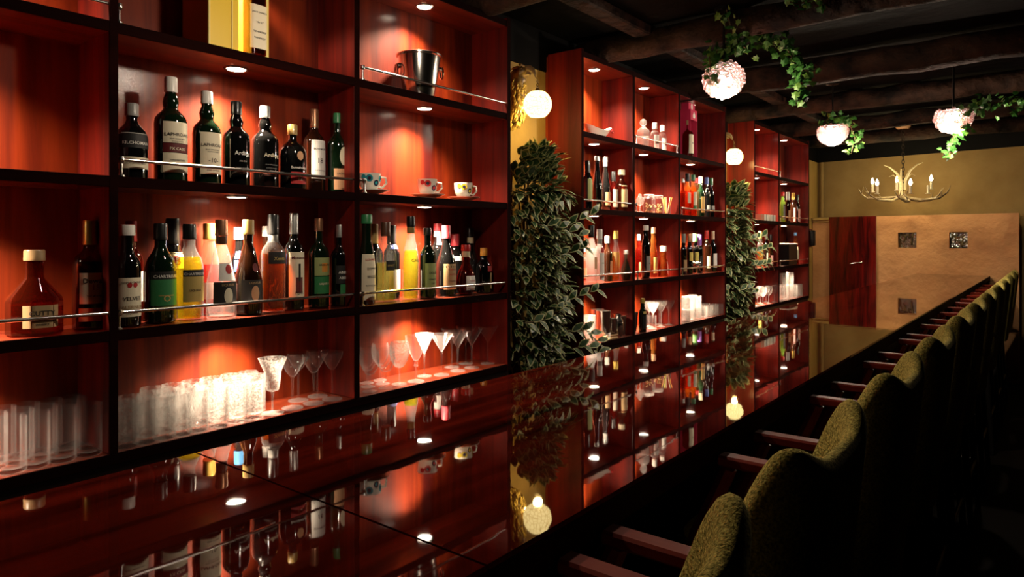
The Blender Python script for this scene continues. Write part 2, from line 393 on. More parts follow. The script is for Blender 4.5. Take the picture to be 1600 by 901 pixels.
fr = MB().tube([(.02, -4.5, .22), (.02, 5.25, .22)], .022, 12)
for yy in (-4, -2, 0, 2, 4): fr.tube([(.02, yy, .22), (-.13, yy, .26)], .010, 8)
fr.build('foot_rail', pbr('dull_brass', (0.3, 0.2, 0.08), 0.35, 1.0), r)
tag(r, 'long mirror-polished dark red wooden bar counter running to the far wall', 'counter')

# ---------------------------------------------------------------- shelving units
X0, XB = -2.0, -2.222
ZB, ZCc, ZS, ZA, ZT = .175, -.245, -.58, .595, 1.03   # shelf tops: B, C, bottom, A, top board top
TH = .03
def shelving(y0, divs, y1, label, rails, nolight=()):
    yc = (y0 + y1) / 2
    r = empty('back_bar_shelving', (X0, yc, 0))
    ox, oy = -X0, -yc
    def bx(name, x0, x1, ya, yb, z0, z1, m, bev=.0015):
        b = MB().box(x0 + ox, x1 + ox, ya + oy, yb + oy, z0 + H, z1 + H, bev=bev)
        return b.build(name, m, r, smooth=False)
    bx('back_panel', XB - .015, XB, y0, y1, ZS - TH, ZT, W_BACK, 0)
    bx('side_panel', XB, X0 + .002, y0, y0 + .022, ZS - TH, ZT + .012, W_SIDE); bx('edge_shade', X0 + .0022, X0 + .0035, y0 + .0005, y0 + .0215, ZS - TH, ZT + .011, W_EDGE_SHADE, 0)  # thin strips on the fronts, coloured as if in shade
    bx('side_panel', XB, X0 + .002, y1 - .022, y1, ZS - TH, ZT + .012, W_SIDE); bx('edge_shade', X0 + .0022, X0 + .0035, y1 - .0215, y1 - .0005, ZS - TH, ZT + .011, W_EDGE_SHADE, 0)
    secs = []; e = y0 + .022
    for d in divs:
        secs.append((e, d - .022)); e = d
    secs.append((e, y1 - .022))
    for d in divs: bx('divider', XB, X0 - .0045, d - .022, d, ZS, ZT - TH, W_SIDE); bx('edge_shade', X0 - .0042, X0 + .0008, d - .022, d, ZS, ZT, W_EDGE_SHADE, .001)
    for (zt_, nm_) in ((ZT, 'top_board'), (ZA, 'shelf'), (ZB, 'shelf'), (ZCc, 'shelf'), (ZS, 'shelf')):
        for (a, b_) in secs: bx(nm_, XB, X0 - .004, a, b_, zt_ - TH, zt_, W_SHELF)
        bx('edge_shade', X0 - .0039, X0, y0 + .022, y1 - .022, zt_ - TH, zt_ - .0003, W_EDGE_SHADE, .001)
    bx('base_cabinet', XB - .015, X0 - .01, y0, y1, ZF, ZS - TH, W_BASE, 0)
    for si, (a, b_) in enumerate(secs):
        for zi, zz in enumerate((ZT - TH, ZA - TH, ZB - TH, ZCc - TH)):
            if (si, zi) in nolight: continue
            lx, ly = -2.105 + ox, (a + b_) / 2 + oy
            q = MB().lathe([(.0, .0), (.030, .0), (.034, -.004), (.038, -.004), (.040, .0)], 24, (lx, ly, H + zz - .0012)); dl = q.build('downlight', CHROME, r)
            q = MB().lathe([(.0, -.004), (.020, -.0036), (.029, -.002), (.0295, .0)], 20, (lx, ly, H + zz - .0026)); q.build('lamp_face', LAMP_FACE, dl)
            pw = DOWNLIGHT_W * (1.0 if zi < 3 else .6)
            lamp('downlight_beam', 'SPOT', (lx, ly, H + zz - .012), pw, DOWNLIGHT_COL, .022, r, 132, 1.0)
    for (ya, yb, zz, posts) in rails:
        g = MB().tube([(X0 - .008 + ox, ya + oy, H + zz + .047), (X0 - .008 + ox, yb + oy, H + zz + .047)],   .0050, 10)
        gr = g.build('guard_rail', CHROME, r)
        for yy in posts:
            MB().lathe([(0, 0), (.010, 0), (.010, .003), (.0045, .007), (.004, .036), (.0085, .040), (.0095, .047), (.0085, .054), (0, .056)], 12, (X0 - .008 + ox, yy + oy, H + zz)).build('rail_post', CHROME, gr)
    tag(r, label, 'shelving', 'lacquered red shelving behind the bar')
    return r
Y1 = y_at(797, X0); D1 = y_at(183, X0) + .003; D2 = y_at(562, X0)
U2a = y_at(908, X0); U2b = y_at(1134, X0); U3a = y_at(1178, X0); U3b = y_at(1264, X0)
shelving(-.78 + .72, [D1, D2], Y1, 'nearest and largest red wooden shelving unit, filled with whisky bottles and glasses',
         [(-.05, D1, ZA, [D1 + .005]), (D2 + .015, Y1 - .012, ZA, [D2 + .02, Y1 - .012]), (D1 + .01, D2 + .03, ZB, [D1 + .01, D2 + .028]),
          (-.05, Y1 - .012, ZCc, [D1 + .005, D2 + .02, Y1 - .012])])
E1 = y_at(992, X0); E2 = y_at(1063, X0)
shelving(U2a, [E1, E2], U2b, 'middle red wooden shelving unit between the two wall plants',
         [(E1 + .02, E2 - .03, ZA, [E1 + .03, E2 - .04]), (U2a + .01, E1 + .03, ZB, [E1 + .03]), (E2 + .03, U2b - .01, ZB, [E2 + .04, U2b - .015]),
          (U2a + .01, U2b - .01, ZCc, [E1 + .05, E2 + .05, U2b - .015])])
G1 = y_at(1218, X0)
shelving(U3a, [G1], U3b, 'farthest red wooden shelving unit next to the end wall',
         [(U3a + .01, G1 + .04, ZA, [G1 + .04]), (G1 + .03, U3b - .01, ZB, [G1 + .05, U3b - .015]), (U3a + .01, U3b - .01, ZCc, [G1 + .05, U3b - .015])])
# intercom on the end of the farthest unit
p = MB().box(-1.998, -1.955, U3b + .02, U3b + .09, H - .06, H + .105, bev=.008)
o = p.build('wall_telephone', BLACKM, smooth=False); tag(o, 'small black wall device mounted at the end of the farthest shelving', 'telephone')
MB().box(-2.235, -1.999, U3b + .002, U3b + .1, H - .075, H + .12).build('mounting_block', W_SIDE, o, smooth=False)
for k in range(3): MB().sphere((-1.953, U3b + .05, H + .06 - k * .045), .006, 8, 6).build('button', CHROME, o)
# ---------------------------------------------------------------- bottles
_text = {}
def text_mesh(s):
    if s not in _text:
        cu = bpy.data.curves.new('t', 'FONT'); cu.body = s; cu.align_x = 'CENTER'; cu.size = 1.0; cu.resolution_u = 2; cu.offset = 0.012
        ob = bpy.data.objects.new('t', cu); col.objects.link(ob)
        bpy.context.view_layer.update()
        me = bpy.data.meshes.new_from_object(ob.evaluated_get(bpy.context.evaluated_depsgraph_get()))
        vs = [tuple(v.co) for v in me.vertices]; fs = [list(p.vertices) for p in me.polygons]
        bpy.data.objects.remove(ob); bpy.data.meshes.remove(me); bpy.data.curves.remove(cu)
        xs = [v[0] for v in vs]; ys = [v[1] for v in vs]
        cx = (min(xs) + max(xs)) / 2; wd = max(xs) - min(xs)
        vs = [((v[0] - cx) / wd, (v[1] - min(ys)) / wd) for v in vs]
        _text[s] = (vs, fs, (max(ys) - min(ys)) / wd)
    return _text[s]
PROF = {   # (z fraction, radius fraction or 'n' for neck)
 'whisky': [(0, 0), (0, .90), (.012, 1), (.57, 1), (.62, .97), (.665, .82), (.70, .58), (.73, 'n1.15'), (.77, 'n'), (.90, 'n')],
 'tallw': [(0, 0), (0, .90), (.012, 1), (.55, 1), (.60, .95), (.64, .78), (.67, .56), (.70, 'n1.3'), (.76, 'n1.5'), (.81, 'n1.25'), (.84, 'n'), (.92, 'n')],
 'squat': [(0, 0), (0, .92), (.015, 1), (.50, 1), (.57, .98), (.64, .86), (.70, .6), (.735, 'n1.2'), (.77, 'n'), (.9, 'n')],
 'wine': [(0, 0), (0, .92), (.01, 1), (.60, 1), (.65, .93), (.69, .7), (.72, 'n1.3'), (.75, 'n'), (.95, 'n')],
 'burg': [(0, 0), (0, .94), (.01, 1), (.42, 1), (.50, .93), (.60, .68), (.68, 'n1.4'), (.76, 'n'), (.95, 'n')],
 'cone': [(0, 0), (0, .90), (.015, 1), (.10, 1.0), (.38, .96), (.52, .74), (.66, 'n1.5'), (.74, 'n'), (.92, 'n')],
 'slope': [(0, 0), (0, .92), (.015, 1), (.35, 1), (.5, .86), (.64, .62), (.74, 'n1.3'), (.80, 'n'), (.93, 'n')],
 'slim': [(0, 0), (0, .92), (.012, 1), (.45, .96), (.60, .78), (.72, .50), (.80, 'n'), (.95, 'n')],
 'deco': [(0, 0), (0, .9), (.02, 1), (.38, 1), (.44, .96), (.66, .38), (.70, 'n'), (.86, 'n')],
 'round': [(0, 0), (0, .6), (.02, .74), (.12, .95), (.25, 1), (.38, .93), (.50, .7), (.58, 'n1.2'), (.64, 'n'), (.88, 'n')],
 'hour': [(0, 0), (0, .95), (.02, 1), (.25, .86), (.42, .84), (.6, .98), (.68, .8), (.74, 'n1.2'), (.78, 'n'), (.9, 'n')],
}
SQ = lambda a: (abs(math.cos(a)) ** 5 + abs(math.sin(a)) ** 5) ** (-1 / 5.0)
OCT = lambda a: 1.0 / math.cos(((a + math.pi / 8) % (math.pi / 4)) - math.pi / 8)
GL = {
 'black': lambda: pbr('black_glass', (0.004, 0.004, 0.004), 0.05, coat=1.0, coat_rough=0.02),
 'green': lambda: pbr('deep_green_glass', (0.004, 0.012, 0.005), 0.05, coat=1.0, coat_rough=0.02),
 'brown': lambda: pbr('deep_brown_glass', (0.016, 0.005, 0.002), 0.05, coat=1.0, coat_rough=0.02),
 'clear': lambda: glass('clear_bottle_glass', (.97, .97, .96), .05, .8, .06, (.5, .5, .5)),
 'amber': lambda: glass('amber_bottle_glass', (.75, .30, .08), .05, .6, .05, (.8, .3, .06)),
 'rich': lambda: glass('brown_bottle_glass', (.40, .09, .03), .06, .6, .03, (.3, .06, .02)),
 'red': lambda: glass('red_bottle_glass', (.62, .05, .03), .05, .6, .06, (.6, .04, .02)),
 'lime': lambda: glass('green_clear_glass', (.55, .72, .30), .05, .6, .04, (.5, .7, .2)),
 'teal': lambda: glass('teal_glass', (.30, .62, .55), .08, .7, .04, (.3, .6, .5)),
 'darkteal': lambda: pbr('dark_teal_glass', (0.004, 0.02, 0.018), 0.05, coat=1.0, coat_rough=0.02),
}
LQ = {
 'yellow': lambda: glass('yellow_liqueur', (.95, .80, .14), .03, .2, .30, (0.427, 0.338, 0.036)),
 'paleyellow': lambda: glass('pale_yellow_spirit', (.96, .88, .42), .03, .2, .20, (0.427, 0.383, 0.158)),
 'limey': lambda: glass('lime_yellow_liqueur', (.80, .88, .22), .03, .2, .25, (0.338, 0.383, 0.068)),
 'orange': lambda: glass('orange_spirit', (.85, .33, .05), .03, .2, .22, (0.383, 0.135, 0.018)),
 'amber': lambda: glass('amber_spirit', (.72, .26, .06), .03, .2, .15, (.7, .22, .04)),
 'redl': lambda: glass('red_aperitif', (.85, .07, .03), .03, .2, .30, (0.383, 0.027, 0.013)),
 'darkred': lambda: pbr('dark_red_liqueur', (.05, .003, .003), .1),
 'darkbrown': lambda: pbr('dark_brown_liqueur', (.03, .008, .003), .1),
 'water': lambda: glass('clear_spirit', (.95, .95, .95), .04, .3, .04),
}
CAPC = {'black': (.01, .01, .01), 'white': (.8, .78, .72), 'gold': (.75, .52, .12), 'silver': (.55, .55, .52), 'cork': (.55, .36, .18), 'red': (.55, .02, .02), 'pink': (.62, .06, .08),
        'green': (.03, .20, .07), 'blue': (.05, .12, .45), 'lblue': (.10, .35, .75), 'orange': (.85, .36, .05), 'purple': (.35, .15, .65), 'grey': (.28, .28, .26), 'brown': (.10, .04, .02), 'cream': (.75, .62, .40), 'lgreen': (.25, .65, .2), 'copper': (.45, .22, .12), 'dgold': (.4, .26, .08)}
def capmat(c):
    return pbr('cap_' + c, CAPC[c], .35, .75 if c in ('gold', 'silver', 'copper') else 0.0, coat=.3)
LC = {'cream': (.86, .78, .57), 'white': (.88, .86, .80), 'black': (.012, .012, .012), 'green': (.03, .22, .07), 'red': (.45, .02, .02), 'tan': (.50, .33, .16), 'gold': (.55, .40, .12), 'dkred': (.12, .008, .01),
      'olive': (.36, .42, .16), 'grey': (.30, .30, .28), 'blue': (.06, .12, .5), 'orange': (.75, .30, .05), 'pink': (.75, .42, .38), 'copper': (.65, .35, .18), 'yellow': (.75, .62, .15), 'ink': (.02, .015, .012)}
def paper(c): return pbr('label_' + c, LC[c], .6)
NECK = .0135
def bottle(spec, label, group, facing=0.0):
    u, vt, wpx, x, zs, typ, gl, cap, cf = spec[:9]
    labels = spec[9] if len(spec) > 9 else []
    liq = spec[10] if len(spec) > 10 else None
    opt = spec[11] if len(spec) > 11 else {}
    y = y_at(u, x); d = depth(x, y); h = (375 - vt) / F_PX * d - zs; R = wpx / 2.0 / F_PX * d
    nk = min(NECK * opt.get('neck', 1.0), R * .55)
    P_ = []
    for z, r in PROF[typ]:
        if isinstance(r, str): r = nk * (float(r[1:]) if len(r) > 1 else 1.0)
        else: r = max(R * r, nk if z > .3 else 0)
        P_.append((r, z * h))
    zc = h * (1 - cf)
    P_ = [p for p in P_ if p[1] < zc - .001]
    P_ += [(nk, zc), (nk * .8, zc + .002)]
    shape = SQ if opt.get('square') else (OCT if opt.get('oct') else None)
    sf = 1.0 / 1.07 if opt.get('square') else 1.0
    def shp(a):
        return shape(a) * sf if shape else 1.0
    def rad(z, a):
        for (r0, z0), (r1, z1) in zip(P_[1:], P_[2:]):
            if z0 <= z <= z1 and z1 > z0: rr = r0 + (r1 - r0) * (z - z0) / (z1 - z0); break
        else: rr = nk
        return rr * (1 + (shp(a) - 1) * (1 if rr > nk * 1.5 else 0))
    r = empty('bottle', (x, y, H + zs), facing)
    n = 32 if opt.get('square') else (16 if opt.get('oct') else 24)
    b = MB()
    if shape:
        # blend shape to round at the neck
        rings = []
        for (rr, zz) in P_:
            k = 1.0 if rr > nk * 1.5 else 0.0
            rings.append((rr, zz, k))
        for (rr, zz, k) in rings:
            for q in range(n):
                a = 2 * math.pi * q / n + (math.pi / 8 if opt.get('oct') and False else 0); g = rr * (1 + (shp(a) - 1) * k)
                b.v.append((g * math.cos(a), g * math.sin(a), zz))
        for i in range(len(rings) - 1):
            for q in range(n):
                b.f.append([i * n + q, i * n + (q + 1) % n, (i + 1) * n + (q + 1) % n, (i + 1) * n + q]); b.m.append(0)
    else: b.lathe(P_, n)
    b.build('glass_body', GL[gl](), r, angle=35)
    # cap
    ck = opt.get('cap_r', 1.18) * nk; ct = h
    if cap == 'stopper':
        MB().lathe([(0, zc - .002), (nk * 1.2, zc - .002), (nk * 1.2, zc + .006), (nk * .8, zc + .01)], 16).sphere((0, 0, zc + .01 + (ct - zc) * .45), (ct - zc) * .5).build('stopper', GL['clear'](), r)
    else:
        MB().lathe([(0, zc - .0015), (ck, zc - .0015), (ck * 1.03, zc + .004), (ck, zc + .007), (ck, ct - .004), (ck * .92, ct), (0, ct)], 18).build('cap', capmat(cap), r)
        if opt.get('neckband'):
            MB().lathe([(nk * 1.06, zc - .028), (nk * 1.08, zc - .026), (nk * 1.08, zc - .004), (nk * 1.06, zc - .002)], 18).build('neck_band', capmat(opt['neckband']), r)
    if liq:
        nm, fl = liq; Q = [(0, .006), ]
        zl = h * fl
        for (rr, zz) in P_[1:]:
            if zz < .006: continue
            if zz < zl: Q.append((rr * .90, max(zz, .008)))
        Q = [(0, .008), (R * .8, .008)] + [q for q in Q[1:] if q[1] > .010]
        Q += [(rad(zl, 0.4) * .90, zl), (0, zl)]
        MB().lathe(Q, 20, shape=(shp if shape else None)).build('liquid', LQ[nm](), r)
    for lb in labels:
        z0, z1, ha, c = lb[:4]; texts = lb[4] if len(lb) > 4 else []; off = math.radians(lb[5]) if len(lb) > 5 else 0.0
        z0 *= h; z1 *= h
        if c and c.startswith('o:'):      # an oval seal following the glass
            m = MB(); zc_ = (z0 + z1) / 2; pts = []
            for (k_, n_) in ((0, 1), (.5, 20), (1.0, 20)):
                for j in range(n_):
                    t = 2 * math.pi * j / n_; z = zc_ + k_ * (z1 - z0) / 2 * math.sin(t); a = off + k_ * math.radians(ha) * math.cos(t); q = rad(z, a) + .0014
                    pts.append((q * math.cos(a), q * math.sin(a), z))
            m.add(pts, [(0, 1 + j, 1 + (j + 1) % 20) for j in range(20)] + [(1 + j, 21 + j, 21 + (j + 1) % 20, 1 + (j + 1) % 20) for j in range(20)])
            m.build('seal', paper(c[2:]), r); continue
        m = MB(); ny = 4; nx = 12
        for i in range(ny + 1):
            z = z0 + (z1 - z0) * i / ny
            for j in range(nx + 1):
                a = off + math.radians(ha) * (2 * j / nx - 1); q = rad(z, a) + .0007
                m.v.append((q * math.cos(a), q * math.sin(a), z))
        for i in range(ny):
            for j in range(nx):
                m.f.append([i * (nx + 1) + j, i * (nx + 1) + j + 1, (i + 1) * (nx + 1) + j + 1, (i + 1) * (nx + 1) + j]); m.m.append(0)
        if c: lo = m.build('label', paper(c), r)
        else: lo = r
        for (s, zf, wd, tc) in texts:
            vs, fs, asp = text_mesh(s); tm = MB(); zz0 = z0 + (z1 - z0) * zf
            out = []
            rr = rad(zz0, off)
            for (px, pz) in vs:
                a = off + px * wd / rr; z = zz0 + pz * wd
                q = rad(z, a) + .0016
                out.append((q * math.cos(a), q * math.sin(a), z))
            tm.add(out, fs); tm.build('lettering', paper(tc), lo if lo is not r else r, smooth=False)
    tag(r, label, 'bottle', group)
    return r
GW = 'whisky bottles on the upper railed shelf'
GC = 'spirit bottles on the nearest long railed shelf'
xf, xm, xb_ = -2.06, -2.10, -2.155
bottle((206, 162, 45, -2.08, ZB, 'squat', 'black', 'grey', .16, [(.40, .58, 75, 'black', [('KILCHOMAN', .25, .072, 'white')]), (.13, .28, 70, 'cream', [('ISLAY SINGLE MALT', .4, .055, 'ink')]), (.585, .60, 60, 'grey')], None, {'neck': 1.15}),
       'stout black bottle with grey cap and cream lower band, leftmost on upper railed shelf', GW, -.1)
bottle((267, 121, 48, -2.08, ZB, 'tallw', 'green', 'white', .14, [(.36, .56, 52, 'cream', [('LAPHROAIG', .32, .072, 'ink'), ('ISLAY SINGLE MALT', .16, .045, 'ink'), ('SCOTCH WHISKY', .04, .035, 'ink')]), (.27, .355, 52, 'dkred', [('PX CASK', .25, .045, 'cream')]), (.08, .265, 52, 'cream', [('TRIPLE MATURED', .6, .045, 'ink')])], None, {'neck': 1.15}),
       'tallest green whisky bottle with white cap and maroon-banded cream label', GW)
bottle((323, 143, 42, -2.08, ZB, 'tallw', 'green', 'white', .13, [(.10, .545, 52, 'cream', [('LAPHROAIG', .66, .070, 'ink'), ('ISLAY SINGLE MALT', .57, .045, 'ink'), ('SCOTCH WHISKY', .52, .035, 'ink'), ('-10-', .28, .030, 'ink'), ('AGED 10 YEARS', .08, .04, 'ink')])], None, {'neck': 1.1}),
       'green whisky bottle with white cap and one large cream label marked 10', GW)
bottle((369, 159, 41, -2.08, ZB, 'tallw', 'black', 'black', .15, [(.10, .52, 55, None, [('Ardbeg', .58, .052, 'white'), ('AN OA', .42, .026, 'grey'), ('SINGLE MALT', .22, .045, 'grey')])], None, {'neck': 1.1}),
       'black whisky bottle with an all-black cap and white lettering on the upper railed shelf', GW)
bottle((414, 166, 41, -2.08, ZB, 'tallw', 'black', 'silver', .14, [(.10, .52, 55, None, [('Ardbeg', .60, .054, 'cream'), ('ISLAY SINGLE MALT', .40, .045, 'grey'), ('SCOTCH WHISKY', .30, .04, 'grey'), ('TEN', .18, .020, 'white')])], None, {'neck': 1.1}),
       'black whisky bottle with silver-grey cap and cream lettering on the upper railed shelf', GW)
bottle((457, 195, 42, -2.07, ZB, 'squat', 'black', 'dgold', .15, [(.10, .60, 55, None, [('Bunnahabhain', .42, .062, 'white')]), (.08, .26, 40, 'red', [('12', .3, .015, 'cream')]), (.44, .58, 15, 'o:copper')], None, {'neck': 1.05}),
       'short stout black bottle with small round portrait and red lower label', GW)
bottle((491, 171, 33, -2.13, ZB, 'whisky', 'brown', 'copper', .22, [(.16, .62, 50, 'white', [('BOWMORE', .74, .050, 'ink'), ('18', .40, .020, 'ink'), ('ISLAY SINGLE MALT', .2, .045, 'ink')])], None, {}),
       'slim dark whisky bottle with long white label, standing behind its neighbours', GW)
bottle((527, 177, 32, -2.10, ZB, 'whisky', 'green', 'green', .12, [(.34, .57, 24, 'o:cream'), (.04, .30, 55, 'copper', [('LAGAVULIN', .72, .050, 'ink')])], None, {}),
       'dark green bottle with green cap, oval cream label and tan lower label', GW)

bottle((54, 390, 70, -2.07, ZCc, 'deco', 'rich', 'cork', .12, [(.10, .36, 42, 'tan', [('CUTTY', .55, .055, 'ink'), ('BLENDED SCOTCH', .3, .055, 'ink'), ('WHISKY', .1, .03, 'ink')])], ('amber', .36), {'oct': 1, 'neck': 1.5}),
       'squat faceted decanter-like bottle with cork stopper, leftmost on the long railed shelf', GC)
bottle((141, 344, 48, -2.09, ZCc, 'whisky', 'rich', 'gold', .22, [(.24, .52, 55, 'cream', [("Dewar's", .66, .062, 'ink'), ('15', .44, .016, 'red'), ('THE MONARCH', .22, .045, 'ink')]), (.08, .20, 58, 'copper', [('SCOTCH WHISKY', .4, .05, 'ink')])], ('darkbrown', .62), {'neck': 1.15}),
       'round brown whisky bottle with a long gold cap and cream label', GC)
bottle((205, 345, 34, -2.18, ZCc, 'wine', 'red', 'red', .20, [(.2, .5, 50, 'white')], None, {}),
       'bottle with a slim red cap, mostly hidden behind the white-capped one', GC)
bottle((199, 351, 38, -2.07, ZCc, 'whisky', 'black', 'white', .10, [(.10, .48, 60, 'cream', [('JOHN D TAYLOR', .84, .058, 'ink'), ('VELVET', .42, .048, 'ink'), ('FALERNUM', .20, .066, 'tan'), ('LIQUEUR', .06, .03, 'ink')]), (.385, .435, 10, 'o:red', [], -12), (.385, .435, 10, 'o:red', [], 12)], None, {'neck': 1.25}),
       'dark bottle with short white cap and a tall cream label with two red seals', GC)
bottle((270, 341, 32, -2.17, ZCc, 'wine', 'black', 'black', .25, [(.50, .66, 45, 'cream', [('B', .2, .02, 'red')])], None, {'neck': 1.6}),
       'black-capped dark bottle with a cream shoulder label, behind the two black-capped liqueurs', GC)
bottle((251, 349, 44, -2.08, ZCc, 'squat', 'green', 'black', .16, [(.18, .44, 62, 'green', [('HERBAL LIQUEUR', .35, .045, 'gold'), ('O', .15, .02, 'gold')]), (.44, .52, 62, 'black', [('CHARTREUSE', .2, .072, 'white')])], None, {'neck': 1.2}),
       'dark green round-shouldered liqueur bottle with a black and green label', GC)
bottle((296, 350, 41, -2.07, ZCc, 'squat', 'clear', 'black', .15, [(.20, .46, 52, 'gold', [('LIQUEUR', .40, .035, 'ink')]), (.46, .53, 52, 'black', [('CHARTREUSE', .2, .066, 'white')])], ('yellow', .66), {'neck': 1.2}),
       'bright yellow liqueur bottle with a black cap and black and gold label', GC)
bottle((327, 349, 40, -2.17, ZCc, 'slope', 'clear', 'gold', .17, [(.18, .36, 50, 'pink')], ('redl', .55), {'neck': 1.2}),
       'red aperitif bottle with a pale gold cap, standing at the back', GC)
bottle((346, 343, 44, -2.06, ZCc, 'cone', 'clear', 'copper', .16, [(.38, .56, 40, 'white', []), (.14, .37, 60, 'black', [('LIQUEUR', .8, .04, 'tan')]), (.15, .31, 18, 'o:cream'), (.45, .545, 17, 'o:red', [], 8)], ('water', .12), {'neck': 1.15, 'neckband': 'brown'}),
       'pear-shaped clear bottle with white neck label, red seal and black label', GC)
bottle((373, 355, 26, -2.17, ZCc, 'whisky', 'black', 'lblue', .14, [(.48, .72, 60, 'blue', [('O', .2, .02, 'gold')])], None, {}),
       'dark bottle with a bright blue cap and blue neck label, behind the dark pear-shaped one', GC)
bottle((388, 343, 42, -2.08, ZCc, 'cone', 'brown', 'dgold', .15, [(.14, .37, 60, 'black', [('LIQUEUR', .8, .04, 'tan')]), (.15, .31, 18, 'o:copper'), (.45, .545, 17, 'o:dkred', [], 8)], None, {'neck': 1.15}),
       'dark pear-shaped bottle with a gold-brown cap and arched picture label', GC)
bottle((417, 353, 24, -2.19, ZCc, 'wine', 'brown', 'white', .12, [], None, {}),
       'slim bottle with a white cap hidden behind the bottle of amber spirit and twigs', GC)
o = bottle((427, 335, 36, -2.07, ZCc, 'whisky', 'clear', 'black', .20, [(.50, .62, 55, 'black', [('Xenta', .3, .04, 'gold')])], ('orange', .60), {'neck': 1.15, 'neckband': 'silver'}),
 'clear bottle of amber spirit with herb twigs inside and a dark cap', GC)
tw = MB(); rnd = random.Random(3)
for k in range(14):
    a = rnd.uniform(0, 6.28); q = rnd.uniform(.006, .02); hh = rnd.uniform(.05, .12)
    tw.tube([(q * .4 * math.cos(a), q * .4 * math.sin(a), .015), (q * math.cos(a), q * math.sin(a), hh * .6), (q * 1.2 * math.cos(a + .5), q * 1.2 * math.sin(a + .5), hh)], .0009, 5)
    for j in range(3): tw.tube([(q * math.cos(a), q * math.sin(a), hh * (.4 + .15 * j)), (q * math.cos(a) + rnd.uniform(-.01, .01), q * math.sin(a) + rnd.uniform(-.01, .01), hh * (.55 + .15 * j))], .0012, 4)
tw.build('herb_twigs', pbr('dry_twig', (.16, .05, .01), .7), o)
bottle((459, 333, 31, -2.09, ZCc, 'whisky', 'black', 'silver', .21, [(.14, .60, 62, 'cream', [('Massenez', .84, .055, 'dkred'), ('PEAR', .06, .03, 'ink')]), (.18, .34, 22, 'dkred'), (.30, .48, 7, 'ink')], None, {}),
       'dark bottle with a long silver cap and white label picturing a dark pear', GC)
bottle((498, 341, 32, -2.10, ZCc, 'whisky', 'green', 'copper', .14, [(.36, .56, 58, 'olive', [('GREEN TEA', .55, .045, 'ink')]), (.16, .35, 58, 'green', [('LIQUEUR', .5, .04, 'cream')]), (.40, .50, 18, 'orange')], None, {}),
       'dark bottle with coppery cap and yellow-green patterned label', GC)
bottle((531, 351, 30, -2.09, ZCc, 'whisky', 'black', 'silver', .15, [(.28, .50, 60, 'black', [('ABSENTE', .55, .055, 'white'), ('ABSINTH', .25, .05, 'white')]), (.12, .27, 34, 'green')], None, {'neck': .9}),
       'dark bottle with small silver cap and black label outlined in white', GC)
bottle((584, 350, 28, -2.17, ZCc, 'wine', 'black', 'dgold', .25, [], None, {'neck': 1.2}),
       'dark bottle with a wide brown-gold capsule, behind the tall dark green one', GC)
bottle((573, 335, 27, -2.06, ZCc, 'slim', 'green', 'green', .10, [(.05, .56, 75, 'cream', [('LUXARDO', .86, .05, 'red'), ('DOPPIO', .66, .04, 'ink'), ('SECCO', .48, .04, 'ink'), ('MARASCHINO', .3, .05, 'ink'), ('ORIGINALE', .15, .04, 'ink')])], None, {'neck': 1.6}),
       'tall dark green bottle covered low down by a beige label with red heading', GC)
bottle((612, 352, 26, -2.17, ZCc, 'wine', 'black', 'black', .25, [(.1, .4, 60, 'white'), (.68, .76, 60, 'blue')], None, {'neck': 1.2}),
       'black-capped wine-shaped bottle behind the square clear bottle', GC)
bottle((603, 347, 28, -2.06, ZCc, 'hour', 'clear', 'brown', .17, [(.40, .52, 40, 'black', [('SPIRIT', .4, .03, 'gold')])], ('paleyellow', .50), {'square': 1, 'neck': 1.2}),
       'square-shouldered clear bottle of pale yellow spirit with a dark brown cap', GC)
bottle((642, 338, 27, -2.06, ZCc, 'slim', 'clear', 'black', .12, [(.42, .54, 48, None, [('GALA', .3, .045, 'ink')])], ('limey', .60), {'neck': 1.1, 'neckband': 'dgold'}),
       'tall slim clear bottle of yellow-green liqueur with a black cap', GC)
bottle((684, 349, 26, -2.17, ZCc, 'wine', 'black', 'pink', .10, [(.70, .84, 60, 'white')], None, {'neck': 1.2, 'neckband': 'white'}),
       'dark bottle with red cap over a white neck band, at the back', GC)
bottle((668, 356, 26, -2.07, ZCc, 'wine', 'green', 'black', .10, [(.16, .50, 60, 'olive', [('DOLIN', .55, .04, 'ink'), ('VERMOUTH', .3, .045, 'ink'), ('DRY', .12, .02, 'ink')])], None, {'neck': 1.1}),
       'green wine-shaped bottle with a pale green ornamental label', GC)
bottle((711, 365, 26, -2.17, ZCc, 'wine', 'black', 'pink', .20, [(.55, .62, 60, 'white')], None, {'neck': 1.3}),
       'dark bottle with a plain wide red capsule, behind the two middle dark ones', GC)
bottle((697, 352, 31, -2.08, ZCc, 'burg', 'black', 'pink', .18, [(.10, .46, 60, 'tan', [('CARPANO', .75, .045, 'red'), ('ANTICA', .55, .04, 'red'), ('FORMULA', .3, .04, 'dkred')])], None, {'neck': 1.25}),
       'broad black bottle with pinkish-red capsule and tan label', GC)
bottle((735, 356, 27, -2.17, ZCc, 'burg', 'black', 'black', .14, [(.76, .80, 60, 'cream')], None, {'neck': 1.1, 'neckband': 'cream'}),
       'tall black bottle with a cream neck ring, behind the small red-capped one', GC)
bottle((728, 382, 30, -2.07, ZCc, 'round', 'red', 'red', .12, [(.10, .38, 45, 'white', [('CASSIS', .6, .03, 'red'), ('LIQUEUR', .3, .03, 'ink')])], ('darkred', .48), {'neck': 1.3, 'neckband': 'cream'}),
       'small round-bodied dark red liqueur bottle with red cap', GC)
bottle((756, 387, 25, -2.08, ZCc, 'squat', 'black', 'orange', .17, [(.48, .60, 50, 'red', [('RUM', .3, .02, 'cream')], 30), (.1, .45, 26, 'tan', [], 30)], None, {'neck': 1.1}),
       'small dark bottle with an orange cap and tilted red label, rightmost on the long shelf', GC)

